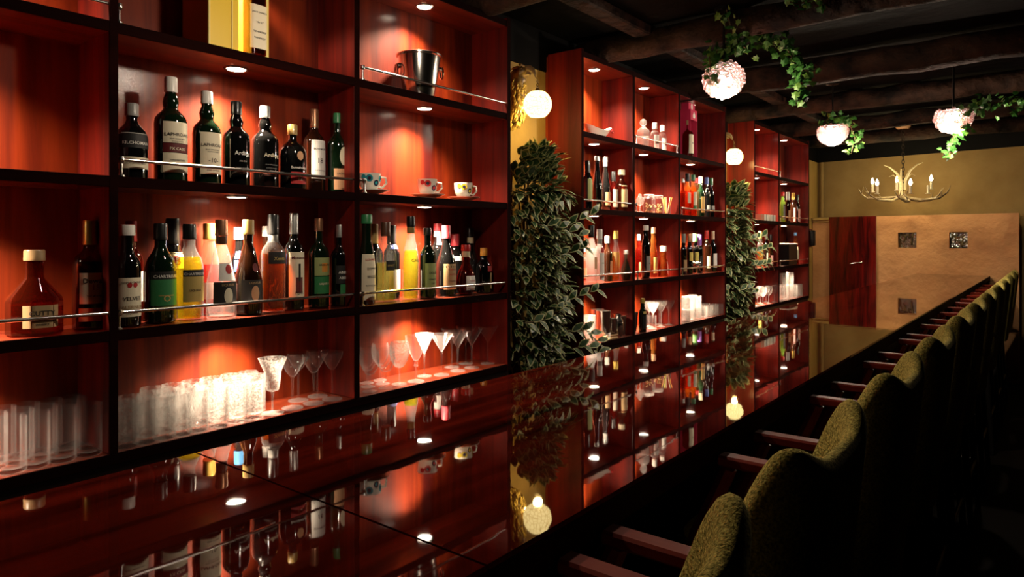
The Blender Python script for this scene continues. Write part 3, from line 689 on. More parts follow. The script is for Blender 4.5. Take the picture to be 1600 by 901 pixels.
# ---- middle unit
GM = 'bottles in the middle shelving unit'
def simple(rows, zs, g):
    for rrow in rows:
        u, vt, wp, x, typ, gl, cap, cf, labs, liq, opt, lab = rrow
        bottle((u, vt, wp, x, zs, typ, gl, cap, cf, labs, liq, opt), lab, g)
simple([
 (1005, 188, 20, -2.06, 'squat', 'clear', 'stopper', .26, [], ('water', .4), {}, 'clear decanter with a round ball stopper on the highest used shelf'),
 (1023, 192, 13, -2.06, 'whisky', 'clear', 'white', .22, [(.05, .55, 70, 'white')], None, {}, 'left of two small clear bottles with white caps and white labels'),
 (1035, 196, 12, -2.06, 'whisky', 'clear', 'white', .22, [(.05, .50, 70, 'white')], None, {}, 'right of two small clear bottles with white caps and white labels')], ZA, 'clear bottles on the highest shelf of the middle unit')
simple([
 (918, 251, 15, -2.05, 'wine', 'black', 'black', .25, [(.16, .62, 55, 'olive')], None, {}, 'short black wine bottle with a long grey-green label beside the first plant'),
 (933, 244, 16, -2.08, 'burg', 'black', 'silver', .08, [(.15, .55, 50, None, [('LEROY', .8, .03, 'white'), ('Brut', .6, .025, 'white')])], None, {}, 'tall black bottle with white printed writing and no paper label'),
 (946, 245, 15, -2.10, 'burg', 'black', 'silver', .09, [(.10, .34, 60, 'tan')], None, {'neckband': 'grey'}, 'tall black bottle with silver capsule and low tan label'),
 (958, 268, 14, -2.08, 'squat', 'red', 'black', .24, [(.10, .55, 60, 'cream')], ('amber', .55), {}, 'short reddish whisky bottle with ringed black cap and white label'),
 (971, 265, 19, -2.05, 'squat', 'rich', 'cream', .12, [(.10, .62, 60, 'tan')], ('amber', .6), {'cap_r': 1.6}, 'wide-corked whisky bottle with tan label, beside the first divider'),
 (1067, 279, 8, -2.05, 'whisky', 'amber', 'silver', .1, [], ('orange', .6), {}, 'slim bright orange bottle against the divider'),
 (1074, 271, 11, -2.08, 'whisky', 'amber', 'black', .18, [(.3, .55, 60, 'cream')], ('orange', .6), {}, 'amber whisky bottle with black cap and cream label, second in the crowded row'),
 (1083, 273, 11, -2.05, 'whisky', 'amber', 'green', .14, [(.26, .58, 60, 'cream'), (.16, .25, 60, 'green')], ('orange', .6), {}, 'amber whisky bottle with dark green cap and cream label above green band'),
 (1089, 278, 10, -2.13, 'whisky', 'amber', 'red', .12, [], ('orange', .6), {}, 'amber bottle with a deep red cap at the back of the crowded row'),
 (1095, 276, 12, -2.06, 'whisky', 'green', 'cream', .16, [(.1, .5, 60, 'gold')], None, {}, 'dark bottle with cream cap and yellowish label in the crowded row'),
 (1104, 277, 11, -2.08, 'whisky', 'black', 'blue', .17, [(.2, .3, 60, 'grey')], None, {}, 'black bottle with a pale blue cap'),
 (1111, 278, 11, -2.08, 'whisky', 'black', 'green', .17, [(.2, .3, 60, 'grey')], None, {}, 'black bottle with a bright green cap, right of the blue-capped one'),
 (1120, 285, 10, -2.08, 'wine', 'brown', 'black', .15, [(.2, .3, 60, 'grey')], None, {}, 'dark brown bottle, rightmost in the crowded row'),
], ZB, GM)
simple([
 (911, 385, 12, -2.16, 'whisky', 'clear', 'silver', .15, [(.1, .4, 60, 'tan')], ('redl', .4), {}, 'clear and red bottle half hidden by leaves at the left end of the railed shelf'),
 (924, 352, 18, -2.06, 'squat', 'clear', 'black', .20, [(.25, .45, 25, 'copper')], ('water', .6), {'neck': 1.1}, 'clear square-shouldered vodka bottle with a black cap'),
 (937, 358, 14, -2.04, 'whisky', 'clear', 'white', .18, [(.06, .56, 60, 'white', [('VODKA', .6, .03, 'green'), ('LIME', .2, .02, 'green')]), (.57, .66, 40, 'red')], None, {'neckband': 'grey'}, 'white-labelled bottle with green print and grey-white cap'),
 (949, 368, 16, -2.08, 'whisky', 'brown', 'grey', .16, [(.15, .45, 25, 'copper')], None, {}, 'dark bottle with a grey screw cap beside the white-labelled one'),
 (955, 357, 8, -2.17, 'slim', 'clear', 'silver', .1, [], None, {}, 'thin pale bottle neck peeking behind the yellow liqueur'),
 (962, 360, 14, -2.05, 'slim', 'clear', 'gold', .16, [], ('yellow', .58), {}, 'slender bottle of yellow liqueur with gold cap'),
 (980, 390, 20, -2.05, 'round', 'teal', 'silver', .14, [(.18, .45, 20, 'cream', [], 20)], None, {'neck': 1.5}, 'squat round teal glass bottle with small oval label'),
 (998, 366, 10, -2.16, 'whisky', 'red', 'silver', .14, [(.1, .35, 60, 'tan')], None, {}, 'dark red bottle against the first divider, at the back'),
 (1009, 352, 14, -2.05, 'wine', 'black', 'white', .09, [(.12, .42, 55, 'grey', [('GIN', .5, .02, 'ink')])], None, {'neck': 1.3}, 'tall black bottle with bright white cap and grey label'),
 (1021, 355, 12, -2.08, 'slope', 'amber', 'copper', .12, [(.08, .4, 60, 'gold')], ('orange', .5), {}, 'tall amber bottle with coppery cap and gold label'),
 (1036, 384, 16, -2.04, 'slope', 'amber', 'white', .17, [(.05, .4, 25, 'cream', [], 40), (.1, .5, 4, 'white')], ('amber', .7), {'neck': 1.5}, 'short amber bottle with wide white cap'),
 (1046, 360, 14, -2.10, 'whisky', 'red', 'gold', .19, [(.1, .42, 50, 'cream')], None, {}, 'deep red bottle with bright gold cap'),
 (1056, 380, 10, -2.06, 'whisky', 'brown', 'black', .12, [(.08, .45, 60, 'copper')], None, {}, 'small dark bottle with orange label beside the second divider'),
 (1068, 365, 10, -2.06, 'whisky', 'black', 'grey', .22, [(.08, .36, 60, 'tan')], None, {}, 'dark bottle with grey capsule just right of the second divider'),
 (1077, 365, 11, -2.08, 'whisky', 'black', 'copper', .20, [(.32, .54, 60, 'yellow')], None, {'neck': 1.4}, 'dark bottle with peach capsule and yellow label'),
 (1086, 365, 11, -2.08, 'whisky', 'black', 'lgreen', .20, [(.32, .54, 60, 'yellow')], None, {'neck': 1.4}, 'dark bottle with light green capsule and yellow label'),
 (1093, 366, 10, -2.06, 'whisky', 'black', 'purple', .28, [(.2, .44, 60, 'black')], None, {'neck': 1.3}, 'black bottle with a purple and white capsule'),
 (1104, 360, 12, -2.08, 'wine', 'brown', 'red', .2, [(.1, .38, 60, 'cream')], None, {}, 'dark wine bottle with red capsule and white label'),
 (1114, 361, 12, -2.08, 'wine', 'black', 'cream', .2, [(.1, .45, 60, 'white')], None, {'neck': .8}, 'dark wine bottle with pale capsule and white label, rightmost on the railed shelf'),
], ZCc, GM)
simple([(1004, 466, 12, -2.03, 'squat', 'green', 'gold', .13, [(.1, .5, 60, 'black'), (.55, .62, 50, 'gold')], None, {'neck': 1.3}, 'small dark bottle with yellow cap among the stemmed glasses')], ZS, 'bottle among the glassware')
GT = 'bottles in the farthest shelving unit'
simple([
 (1223, 300, 9, -2.1, 'squat', 'lime', 'red', .12, [(.1, .6, 60, 'grey')], None, {}, 'pale greyish green bottle just right of the divider in the farthest unit'),
 (1231, 300, 8, -2.05, 'whisky', 'brown', 'white', .26, [(.06, .4, 60, 'copper')], None, {'neck': 1.2}, 'dark bottle with tall white cap in the farthest unit'),
 (1239, 301, 8, -2.08, 'whisky', 'brown', 'gold', .22, [(.05, .5, 60, 'pink')], None, {'neck': 1.2}, 'dark bottle with gold cap and pink label in the farthest unit'),
 (1246, 304, 8, -2.08, 'whisky', 'brown', 'black', .2, [(.05, .5, 60, 'pink')], None, {}, 'dark bottle with black cap and pink label in the farthest unit')], ZB, GT)
simple([
 (1188, 361, 9, -2.08, 'whisky', 'clear', 'gold', .2, [(.3, .6, 60, 'yellow')], ('yellow', .5), {'neck': 1.3}, 'yellow bottle half hidden by the second plant'),
 (1197, 363, 8, -2.1, 'whisky', 'black', 'grey', .2, [(.1, .4, 60, 'cream')], None, {}, 'dark bottle with grey cap behind the second plant leaves'),
 (1204, 366, 8, -2.06, 'whisky', 'brown', 'black', .2, [(.05, .35, 60, 'pink')], None, {}, 'dark bottle with black cap right of the second plant leaves'),
 (1243, 363, 10, -2.06, 'slope', 'amber', 'lblue', .09, [(.15, .55, 60, 'cream')], ('amber', .7), {}, 'amber bottle with light blue cap, last on the farthest railed shelf')], ZCc, GT)
# ---------------------------------------------------------------- glassware
G_THIN = glass('clear_glassware', (.985, .985, .985), .03, .75, .010, (.5, .5, .5), rim=.5)
G_CUT = glass('cut_crystal', (.98, .98, .98), .05, .8, .02, (.6, .58, .55), .04, (150, .6), (170, .30), rim=.4)
def tumbler(h, r, r2=None, thick=.010, cut=False, n=20):
    r2 = r2 or r; t = .0016
    pr = [(0, 0), (r2 * .85, 0), (r2, .004), (r, h), (r - t, h), (r2 - t * 1.4, thick + .004), (r2 * .7, thick), (0, thick)]
    sh = (lambda a: 1 + .035 * math.cos(8 * a)) if cut else None
    return MB().lathe(pr, 32 if cut else n, shape=sh)
def put_many(first, places, labelf, group):
    """places: list of (x, y); the first instance is moved, the rest are copies"""
    out = []
    for i, (x, y) in enumerate(places):
        o = first if i == 0 else copy_tree(first)
        o.location.x = x; o.location.y = y
        o.rotation_euler.z = random.uniform(0, 6)
        o['label'] = labelf; out.append(o)
        o['group'] = group
    return out
zs = H + ZS
# highball glasses, left section
hb = tumbler(.138, .0325).build('highball_glass', G_THIN); hb.location.z = zs; tag(hb, '-', 'glass')
P_ = []
for u in (-28, 18, 55, 97, 138): P_.append((-2.045, y_at(u, -2.045)))
for u in (-12, 30, 68, 104, 141): P_.append((-2.115, y_at(u, -2.115)))
for u in (2, 40, 76, 112, 142): P_.append((-2.182, y_at(u, -2.182)))
put_many(hb, P_, 'tall plain highball glass in the rows at the left end of the bottom shelf', 'highball glasses on the left of the bottom shelf')
# cut tumblers, centre section
ct = tumbler(.125, .031, cut=True, thick=.016).build('cut_glass_tumbler', G_CUT); ct.location.z = zs; tag(ct, '-', 'glass')
P_ = [(-2.045, y_at(u, -2.045)) for u in (197, 226, 256, 282, 308, 340, 369, 396)] + [(-2.118, y_at(u, -2.118)) for u in (202, 232, 262, 292, 322, 350, 376, 400)] + [(-2.186, y_at(u, -2.186)) for u in (236, 270, 300, 330, 360, 388)]
put_many(ct, P_, 'tall cut crystal tumbler in the glittering rows on the bottom shelf', 'cut crystal tumblers on the bottom shelf')
# stem glasses
def stem(name, h, R, bowl, rs, glassm, knot=False, foot=None):
    r = empty(name, (0, 0, zs)); foot = foot or R * .78
    MB().lathe([(0, 0), (foot, .0005), (foot, .002), (foot * .3, .005), (.004, .010)], 24).build('foot', glassm, r)
    hs = h * bowl
    st = [(.0045, .009), (.0033, .02), (.003, hs * .5), (.0033, hs - .012), (.006, hs)]
    if knot: st = [(.0045, .009), (.0035, .03), (.0035, hs * .72), (.010, hs * .78), (.005, hs * .83), (.009, hs * .9), (.006, hs)]
    MB().lathe(st, 12).build('stem', glassm, r)
    pr = [(f * R, hs + (h - hs) * z) for f, z in rs]
    pr2 = [(max(a - .0014, 0), b_ + (.0014 if i == 0 else 0)) for i, (a, b_) in enumerate(pr)][::-1]
    MB().lathe(pr + pr2, 28).build('bowl', glassm, r)
    return tag(r, '-', 'glass')
WINE = [(0, 0), (.45, .06), (.85, .3), (1.0, .55), (.98, .8), (.90, 1)]
COUPE = [(0, 0), (.25, .05), (.55, .30), (.80, .62), (.95, .72), (1.0, 1.0)]
MART = [(0, 0), (.10, .06), (1.0, 1.0)]
FLARE = [(0, 0), (.42, .06), (.52, .25), (.60, .62), (1.0, 1.0)]
GLAB = 'cocktail and wine glasses at the right of the bottom shelf'
def put(o, lst, lab, grp):
    return put_many(o, [(x, y_at(u, x)) for u, x in lst], lab, grp)
put(stem('crystal_goblet', .185, .047, .38, FLARE, G_CUT), [(426, -2.05)], 'large flared cut crystal goblet right of the crystal tumblers', GLAB)
put(stem('coupe_glass', .172, .040, .62, COUPE, G_THIN, foot=.036), [(457, -2.06), (490, -2.06), (519, -2.06), (466, -2.14), (496, -2.14)], 'long-stemmed coupe glass between the crystal goblet and the divider', 'coupe glasses on the bottom shelf')
put(stem('wine_glass', .155, .036, .40, WINE, G_THIN), [(578, -2.05), (603, -2.05), (575, -2.12), (598, -2.12), (573, -2.18), (594, -2.18)], 'small round-bowled wine glass just right of the divider', 'small wine glasses on the bottom shelf')
put(stem('crystal_wine_glass', .172, .040, .38, WINE, G_CUT), [(624, -2.06)], 'single sparkling cut wine glass between the small wine glasses and the cocktail glasses', GLAB)
put(stem('knotted_cocktail_glass', .188, .045, .44, COUPE, G_THIN, True), [(650, -2.05)], 'wide cocktail glass with a knotted stem', GLAB)
put(stem('fluted_cocktail_glass', .182, .040, .50, MART, G_CUT), [(663, -2.10)], 'frosted-stem cocktail glass left of the martini glasses', GLAB)
put(stem('martini_glass', .176, .050, .56, MART, G_THIN, foot=.034), [(690, -2.06), (715, -2.07), (737, -2.07), (762, -2.08), (706, -2.15), (728, -2.16)], 'v-shaped martini glass at the right end of the bottom shelf', 'martini glasses on the bottom shelf')

# middle unit glassware: copies without parts
def single_stem(name, h, R, bowl, rs, m, n=14):
    hs = h * bowl
    pr = [(0, 0), (R * .75, .001), (R * .3, .005), (.004, .012), (.003, hs * .6), (.006, hs)] + [(f * R, hs + (h - hs) * z) for f, z in rs[1:]]
    return tag(MB().lathe(pr, n).build(name, m, loc=(0, 0, zs)), '-', 'glass')
put(single_stem('coupe_glass', .17, .038, .58, COUPE, G_CUT), [(1014, -2.12), (1020, -2.06), (1030, -2.12), (1033, -2.06), (1043, -2.12), (1045, -2.06), (1052, -2.12), (1056, -2.07)], 'stemmed coupe glass in the middle compartment of the middle unit', 'coupe glasses in the middle unit')
put(tag(tumbler(.095, .034, cut=True).build('short_tumbler', G_THIN, loc=(0, 0, zs)), '-', 'glass'), [(1017, -2.025)], 'clear short tumbler beside the small yellow-capped bottle', 'middle unit glassware')
tb = tag(tumbler(.085, .032, cut=True, n=16).build('short_tumbler', G_CUT, loc=(0, 0, zs)), '-', 'glass')
lst = [(1071, -2.04), (1080, -2.04), (1089, -2.04), (1098, -2.04), (1107, -2.04), (1116, -2.04), (1072, -2.11), (1082, -2.11), (1091, -2.11), (1100, -2.11), (1109, -2.11), (1118, -2.11), (1124, -2.04), (1075, -2.18), (1085, -2.18), (1095, -2.18)]
put(tb, lst, 'crystal tumbler in the lower layer right of the second divider', 'crystal tumblers in the middle unit')
t2 = copy_tree(tb); t2.location.z = zs + .086
put(t2, [(1071, -2.04), (1080, -2.04), (1089, -2.04), (1072, -2.11), (1082, -2.11)], 'crystal tumbler stacked on top of the lower layer', 'stacked crystal tumblers in the middle unit')
# bar tools
GTOOL = 'steel bar tools in the middle unit'
def shaker(h, r, lab, u, x, kind='mixing_tin'):
    o = MB().lathe([(0, 0), (r * .72, 0), (r * .74, .004), (r, h), (r * .96, h), (r * .7, .006), (0, .006)], 24).build(kind, STEEL, loc=(x, y_at(u, x), zs))
    tag(o, lab, 'shaker', GTOOL)
tag(tumbler(.155, .036, cut=True).build('mixing_glass', G_CUT, loc=(-2.06, y_at(921, -2.06), zs)), 'tall cut mixing glass behind the plant leaves', 'glass', 'middle unit glassware')
shaker(.165, .042, 'tall steel mixing tin nearest the plant', 934, -2.14)
shaker(.165, .044, 'tallest steel mixing tin, second from the plant', 943, -2.07)
shaker(.115, .033, 'short steel tin right of the tallest tins', 956, -2.06)
shaker(.125, .034, 'short steel tin in the middle of the bar tools', 964, -2.12)
shaker(.120, .032, 'steel tin fourth from the first divider', 971, -2.05)
shaker(.120, .031, 'steel tin left of the last tin before the divider', 979, -2.06)
shaker(.125, .036, 'wide steel tin closest to the first divider', 988, -2.08)
r = empty('cocktail_shaker', (-2.04, y_at(966, -2.04), zs))
MB().lathe([(0, 0), (.024, 0), (.032, .03), (.033, .085), (.030, .09)], 20).build('shaker_body', STEEL, r)
MB().lathe([(.031, .089), (.030, .10), (.018, .118), (.017, .135), (.012, .14), (0, .142)], 20).build('shaker_lid', STEEL, r)
tag(r, 'small steel cobbler shaker with a domed lid among the tins', 'shaker', GTOOL)
r = MB().lathe([(0, 0), (.03, 0), (.034, .045), (.031, .045), (.028, .004), (0, .004)], 20).build('sauce_bowl', G_THIN, loc=(-2.03, y_at(945, -2.03), zs)); tag(r, 'small clear bowl in front of the tallest tins', 'bowl')
yb = y_at(953, -2.02)
r = MB().box(-2.05, -2.002, yb - .07, yb + .07, zs, zs + .014, bev=.004).tube([(-2.03, yb - .06, zs + .02), (-2.02, yb + .09, zs + .02)], .006, 8).build('cutting_board', pbr('pale_board', (.5, .28, .12), .5)); tag(r, 'small pale wooden board with a stick on it, near the plant', 'board')
# farthest unit glasses
ss = single_stem('stemmed_glass', .16, .033, .45, WINE, G_CUT)
put(ss, [(1183, -2.04), (1188, -2.10), (1192, -2.04), (1197, -2.10), (1201, -2.04), (1206, -2.10), (1210, -2.04)], 'sparkling stemmed glass in the left compartment of the farthest unit', 'stemmed glasses in the farthest unit')
tt = tag(tumbler(.13, .036, cut=True).build('tall_glass', G_CUT, loc=(0, 0, zs)), '-', 'glass')
put(tt, [(1222, -2.04), (1228, -2.04), (1234, -2.04), (1240, -2.04), (1224, -2.12), (1231, -2.12), (1238, -2.12)], 'crystal glass in the lower layer of the right compartment, farthest unit', 'tall glasses in the farthest unit')
t3 = copy_tree(tt); t3.location.z = zs + .131
put(t3, [(1222, -2.04), (1228, -2.04), (1234, -2.04)], 'crystal glass stacked on top in the right compartment, farthest unit', 'stacked tall glasses in the farthest unit')
r = empty('glass_jug', (-2.05, y_at(1247, -2.05), zs))
MB().lathe([(0, 0), (.04, 0), (.044, .01), (.04, .13), (.038, .13), (.04, .012), (0, .012)], 20).build('jug_body', G_CUT, r)
MB().tube([(.02, .035, .11), (.03, .065, .10), (.03, .07, .06), (.02, .04, .03)], .005, 8).build('handle', G_THIN, r)
tag(r, 'glass jug with a handle at the end of the farthest bottom shelf', 'jug')

# ---------------------------------------------------------------- cups, bucket, boxes, dish, jars, books
PORC = pbr('white_porcelain', (.78, .74, .66), .15, coat=.5)
CUPC = [('teal', (.02, .25, .30)), ('ringred', (.5, .03, .03)), ('ringyellow', (.55, .42, .03))]
def cup(u, x, k, lab):
    y = y_at(u, x)
    r = empty('cup', (x, y, H + ZB + .012), -.4)
    MB().lathe([(0, 0), (.020, 0), (.024, .004), (.037, .022), (.041, .045), (.042, .070), (.039, .070), (.037, .03), (.018, .008), (0, .008)], 28).build('cup_body', PORC, r)
    MB().tube([(.0, .038, .058), (.0, .062, .056), (.0, .066, .036), (.0, .050, .018), (.0, .034, .020)], .0045, 8, flat=1.3).build('handle', PORC, r)
    cc = pbr('glaze_' + CUPC[k][0], CUPC[k][1], .2); kk = pbr('glaze_dark', (.02, .02, .04), .2)
    for (a0, z0, R0, mm) in ((-.35, .050, .014, cc), (-.35, .050, .007, kk), (.35, .032, .012, kk), (.35, .032, .006, cc), (-.9, .055, .010, cc), (.9, .05, .012, cc), (.95, .05, .006, kk)):
        m = MB(); vs = [];
        for q in range(18):
            a = a0 + R0 / .0415 * math.cos(q * math.pi / 9); z = z0 + R0 * math.sin(q * math.pi / 9)
            rr = (.0415 if z > .045 else .041 - (.045 - z) * .17) + (.0012 if mm is cc and R0 > .009 else .0018)
            vs.append((rr * math.cos(a), rr * math.sin(a), z))
        m.add(vs, [list(range(18))]); m.build('painted_ring', mm, r, smooth=False)
    tag(r, lab, 'cup', 'patterned espresso cups')
    s = MB().lathe([(0, 0), (.030, 0), (.034, .004), (.066, .013), (.075, .016), (.076, .0185), (.064, .0165), (.036, .0085), (.030, .0105), (0, .0105)], 32).build('saucer', PORC, loc=(x, y, H + ZB))
    for q in range(6):
        a = q * 1.05; m = MB(); pts = [((.055 + .006 * math.cos(t * .7)) * math.cos(a + .12 * math.sin(t * .7)), (.055 + .006 * math.cos(t * .7)) * math.sin(a + .12 * math.sin(t * .7)), .0180 + .0012 * math.cos(t * .7)) for t in range(9)]
        m.add(pts, [list(range(9))]); m.build('painted_ring', cc, s, smooth=False)
    return s
tag(cup(578, -2.07, 0, 'white cup with dark rings beside the divider, end of the whisky row'), 'patterned saucer under the cup next to the divider', 'saucer', 'patterned saucers')
tag(cup(668, -2.075, 1, 'white cup with red and dark rings, middle of the three cups'), 'patterned saucer under the middle cup', 'saucer', 'patterned saucers')
tag(cup(724, -2.08, 2, 'white cup with yellow rings, rightmost of the three cups'), 'patterned saucer under the rightmost cup', 'saucer', 'patterned saucers')
# ice bucket
x = -2.10; y = y_at(655, x)
r = empty('ice_bucket', (x, y, H + ZA))
MB().lathe([(0, 0), (.062, 0), (.064, .004), (.090, .175), (.097, .178), (.098, .184), (.092, .186), (.087, .18), (.062, .008), (0, .008)], 40).build('bucket_body', STEEL, r)
for s in (-1, 1):
    a = .5 + (math.pi if s > 0 else 0)
    hd = MB(); ca, sa_ = math.sin(a), math.cos(a)
    hd.sphere((ca * .088, sa_ * .088, .135), .012, 10, 8)
    pts = []
    for t in range(13):
        q = math.pi * 2 * t / 12
        pts.append((ca * .098 + sa_ * .022 * math.cos(q), sa_ * .098 - ca * .022 * math.cos(q), .118 + .024 * math.sin(q)))
    hd.tube(pts, .0045, 8, caps=False); hd.build('ring_handle', STEEL, r)
tag(r, 'polished steel ice bucket with ring handles on the upper right shelf', 'bucket')
# yellow gift box with a bottle
x = -2.07; ya, ybb = y_at(325, -2.02), y_at(420, -2.02)
r = empty('gift_box', (x, (ya + ybb) / 2, H + ZA)); hw = (ybb - ya) / 2; YEL = pbr('yellow_card', (.85, .58, .03), .45); YELP = pbr('pale_yellow_card', (.85, .70, .22), .5)
yo = .10 * 1.0
bxm = MB().box(-.11, -.098, -hw, hw, 0, .33).box(-.098, .05, -hw, -hw + .004, 0, .33).box(-.098, .05, hw - .004, hw, 0, .33).box(-.098, .05, -hw + .004, hw - .004, 0, .004)
bxm.box(.046, .05, -hw + .004, y_at(373, -2.02) - (ya + ybb) / 2, .004, .33); bxm.build('carton', YEL, r, smooth=False)
MB().box(.0502, .0525, -.028, -.024, .004, .326).box(.0502, .0525, -hw + .001, -hw + .006, .004, .326).build('carton_fold', YELP, r, smooth=False)
MB().box(.046, .052, hw - .014, hw - .002, .004, .326).build('carton_edge', YELP, r, smooth=False)
tag(r, 'tall open bright yellow gift carton on the top left shelf', 'carton')
# bottle inside
bottle((398, -80, 31, -2.045, ZA + .004, 'whisky', 'rich', 'black', .2, [(.06, .46, 52, 'cream', [("JACK DANIEL'S", .80, .045, 'ink'), ('No 27', .58, .022, 'ink'), ('TENNESSEE', .36, .04, 'ink'), ('WHISKEY', .22, .036, 'ink')]), (.62, .70, 45, 'cream')], ('darkbrown', .6), {'square': 1}),
       'square whiskey bottle with cream label standing in the yellow carton', 'bottles on the top left shelf')
# dish
x = -2.07; y = y_at(933, x)
r = empty('serving_dish', (x, y, H + ZA), 1.45); PO = PORC
d = MB(); n = 24
ring = lambda k, z, o=0: [((k * .12 + .0) * math.cos(2 * math.pi * q / n), k * .055 * math.sin(2 * math.pi * q / n), z + o * (1 + math.cos(4 * math.pi * q / n)) * .5) for q in range(n)]
vs = ring(.5, 0) + ring(.55, .006) + ring(.85, .03, .012) + ring(1.0, .04, .03) + ring(.94, .038, .03) + ring(.78, .024, .01) + ring(.45, .007)
fs = [list(range(n))[::-1]]
for i in range(6): fs += [[i * n + q, i * n + (q + 1) % n, (i + 1) * n + (q + 1) % n, (i + 1) * n + q] for q in range(n)]
fs.append([6 * n + q for q in range(n)])
d.add(vs, fs); d.build('dish_body', PO, r)
m = MB(); m.sphere((.085, -.046, .038), .012, 12, 8, sc_=(1, .35, 1)); m.build('painted_spot', pbr('glaze_ringred', (.5, .03, .03), .2), r)
tag(r, 'boat-shaped white dish with a red spot on the high shelf', 'dish')
# pink bottle carton
x = -2.07; y = y_at(1075, x); r = empty('gift_box', (x, y, H + ZA)); PK = pbr('pink_card', (.62, .03, .10), .4); hw = .058; dp = depth(x, y)
h1 = z_at(173, x, y) - ZA
MB().box(-.05, -.046, -hw, hw, 0, h1).box(-.046, .045, -hw, -hw + .003, 0, h1).box(-.046, .045, hw - .003, hw, 0, h1).box(-.046, .045, -hw + .003, hw - .003, h1 - .003, h1).box(-.046, .045, -hw + .003, hw - .003, 0, .003).box(.042, .046, -hw + .003, hw - .003, h1 - .075, h1 - .003).build('carton', PK, r, smooth=False)
MB().lathe([(0, 0), (.018, 0), (.022, .02), (.008, .04), (0, .05)], 16, (0, 0, 0)).build('carton_emblem', pbr('white_print', (.8, .75, .7), .5), r).matrix_local = Matrix.Translation((.0465, 0, h1 - .06)) @ Matrix.Diagonal((.08, 1, 1, 1))
tag(r, 'pink gift carton with an open front, tucked by the second divider', 'carton')
bottle((1075, 188, 17, -2.05, ZA + .004, 'whisky', 'rich', 'cork', .12, [(.08, .6, 55, 'cream', [('RUM', .5, .03, 'ink')])], None, {}), 'brown bottle with large cream label inside the pink carton', 'clear bottles on the highest shelf of the middle unit').__setitem__('group', 'carton bottle in the middle unit')
r = MB().box(-.03, .03, -.055, .055, 0, .085, bev=.003).build('small_carton', PK, loc=(-2.10, y_at(1075, -2.10), H + ZA + h1 + .0005), smooth=False); tag(r, 'small pink box resting on the pink gift carton', 'carton')
MB().lathe([(0, 0), (.014, 0), (.017, .03), (.006, .05), (0, .055)], 14).build('carton_emblem', pbr('white_print', (.8, .75, .7), .5), r).matrix_local = Matrix.Translation((.0305, 0, .015)) @ Matrix.Diagonal((.05, 1, 1, 1))
# jars, straws
GJ = 'jars and sticks on the middle shelf'
def jar(u, x, h, R, fill, lab):
    r = empty('glass_jar', (x, y_at(u, x), H + ZB))
    MB().lathe([(0, 0), (R * .95, 0), (R, .006), (R, h * .78), (R * .8, h * .84), (R * .8, h * .86)], 22).build('jar_body', G_THIN, r)
    MB().lathe([(R * .84, h * .86), (R * .88, h * .87), (R * .88, h * .97), (R * .7, h), (0, h)], 22).build('lid', G_CUT, r)
    m = MB(); rnd = random.Random(u)
    for k in range(26):
        a = rnd.uniform(0, 6.3); q = rnd.uniform(0, R * .75); m.sphere((q * math.cos(a), q * math.sin(a), .01 + rnd.uniform(0, h * .42)), R * .2, 6, 4)
    tag(m.build('jar_filling', fill, r), kind='stuff')
    tag(r, lab, 'jar', GJ)
BEAN = pbr('coffee_beans', (.10, .04, .015), .5, var=(60, (.5, .32, .12)))
jar(1014, -2.07, .125, .040, BEAN, 'large lidded glass jar of brown pieces on the middle shelf')
jar(1028, -2.07, .125, .040, BEAN, 'lidded glass jar of brown sticks, right of the larger jar')
r = empty('glass_goblet', (-2.03, y_at(1000, -2.03), H + ZB))
MB().lathe([(0, 0), (.025, .001), (.006, .006), (.004, .04), (.02, .05), (.028, .075), (.024, .09), (.010, .10), (.012, .112), (0, .118)], 18).build('goblet_body', G_CUT, r)
tag(r, 'small lidded glass goblet beside the first divider post', 'goblet', GJ)
m = MB(); rnd = random.Random(5)
r = empty('stick_holder', (-2.06, y_at(1042, -2.06), H + ZB))
MB().lathe([(0, 0), (.026, 0), (.028, .06), (.026, .06), (.024, .005), (0, .005)], 16).build('cup_body', G_THIN, r)
for k in range(9):
    a = rnd.uniform(0, 6.3); c_ = [pbr('stick_orange', (.75, .35, .08), .5), pbr('stick_green', (.45, .6, .12), .5), pbr('stick_cream', (.75, .6, .4), .5)][k % 3]
    MB().tube([(.008 * math.cos(a), .008 * math.sin(a), .008), (.036 * math.cos(a), .036 * math.sin(a), .115)], .003, 6).build('cocktail_stick', c_, r)
tag(r, 'glass holder of colourful sticks right of the jars', 'holder', GJ)
# small silver cluster on railed shelf
m = MB(); rnd = random.Random(9)
for k in range(9): m.sphere((rnd.uniform(-.02, .02), rnd.uniform(-.05, .05), .055 + rnd.uniform(0, .03)), .014, 8, 6)
m.lathe([(0, 0), (.02, 0), (.005, .01), (.005, .045), (.03, .055), (0, .06)], 14)
o = m.build('silver_ornament', STEEL, loc=(-2.035, y_at(1089, -2.035), H + ZCc)); tag(o, 'small shiny silver ornament in front of the coloured capsules', 'ornament')
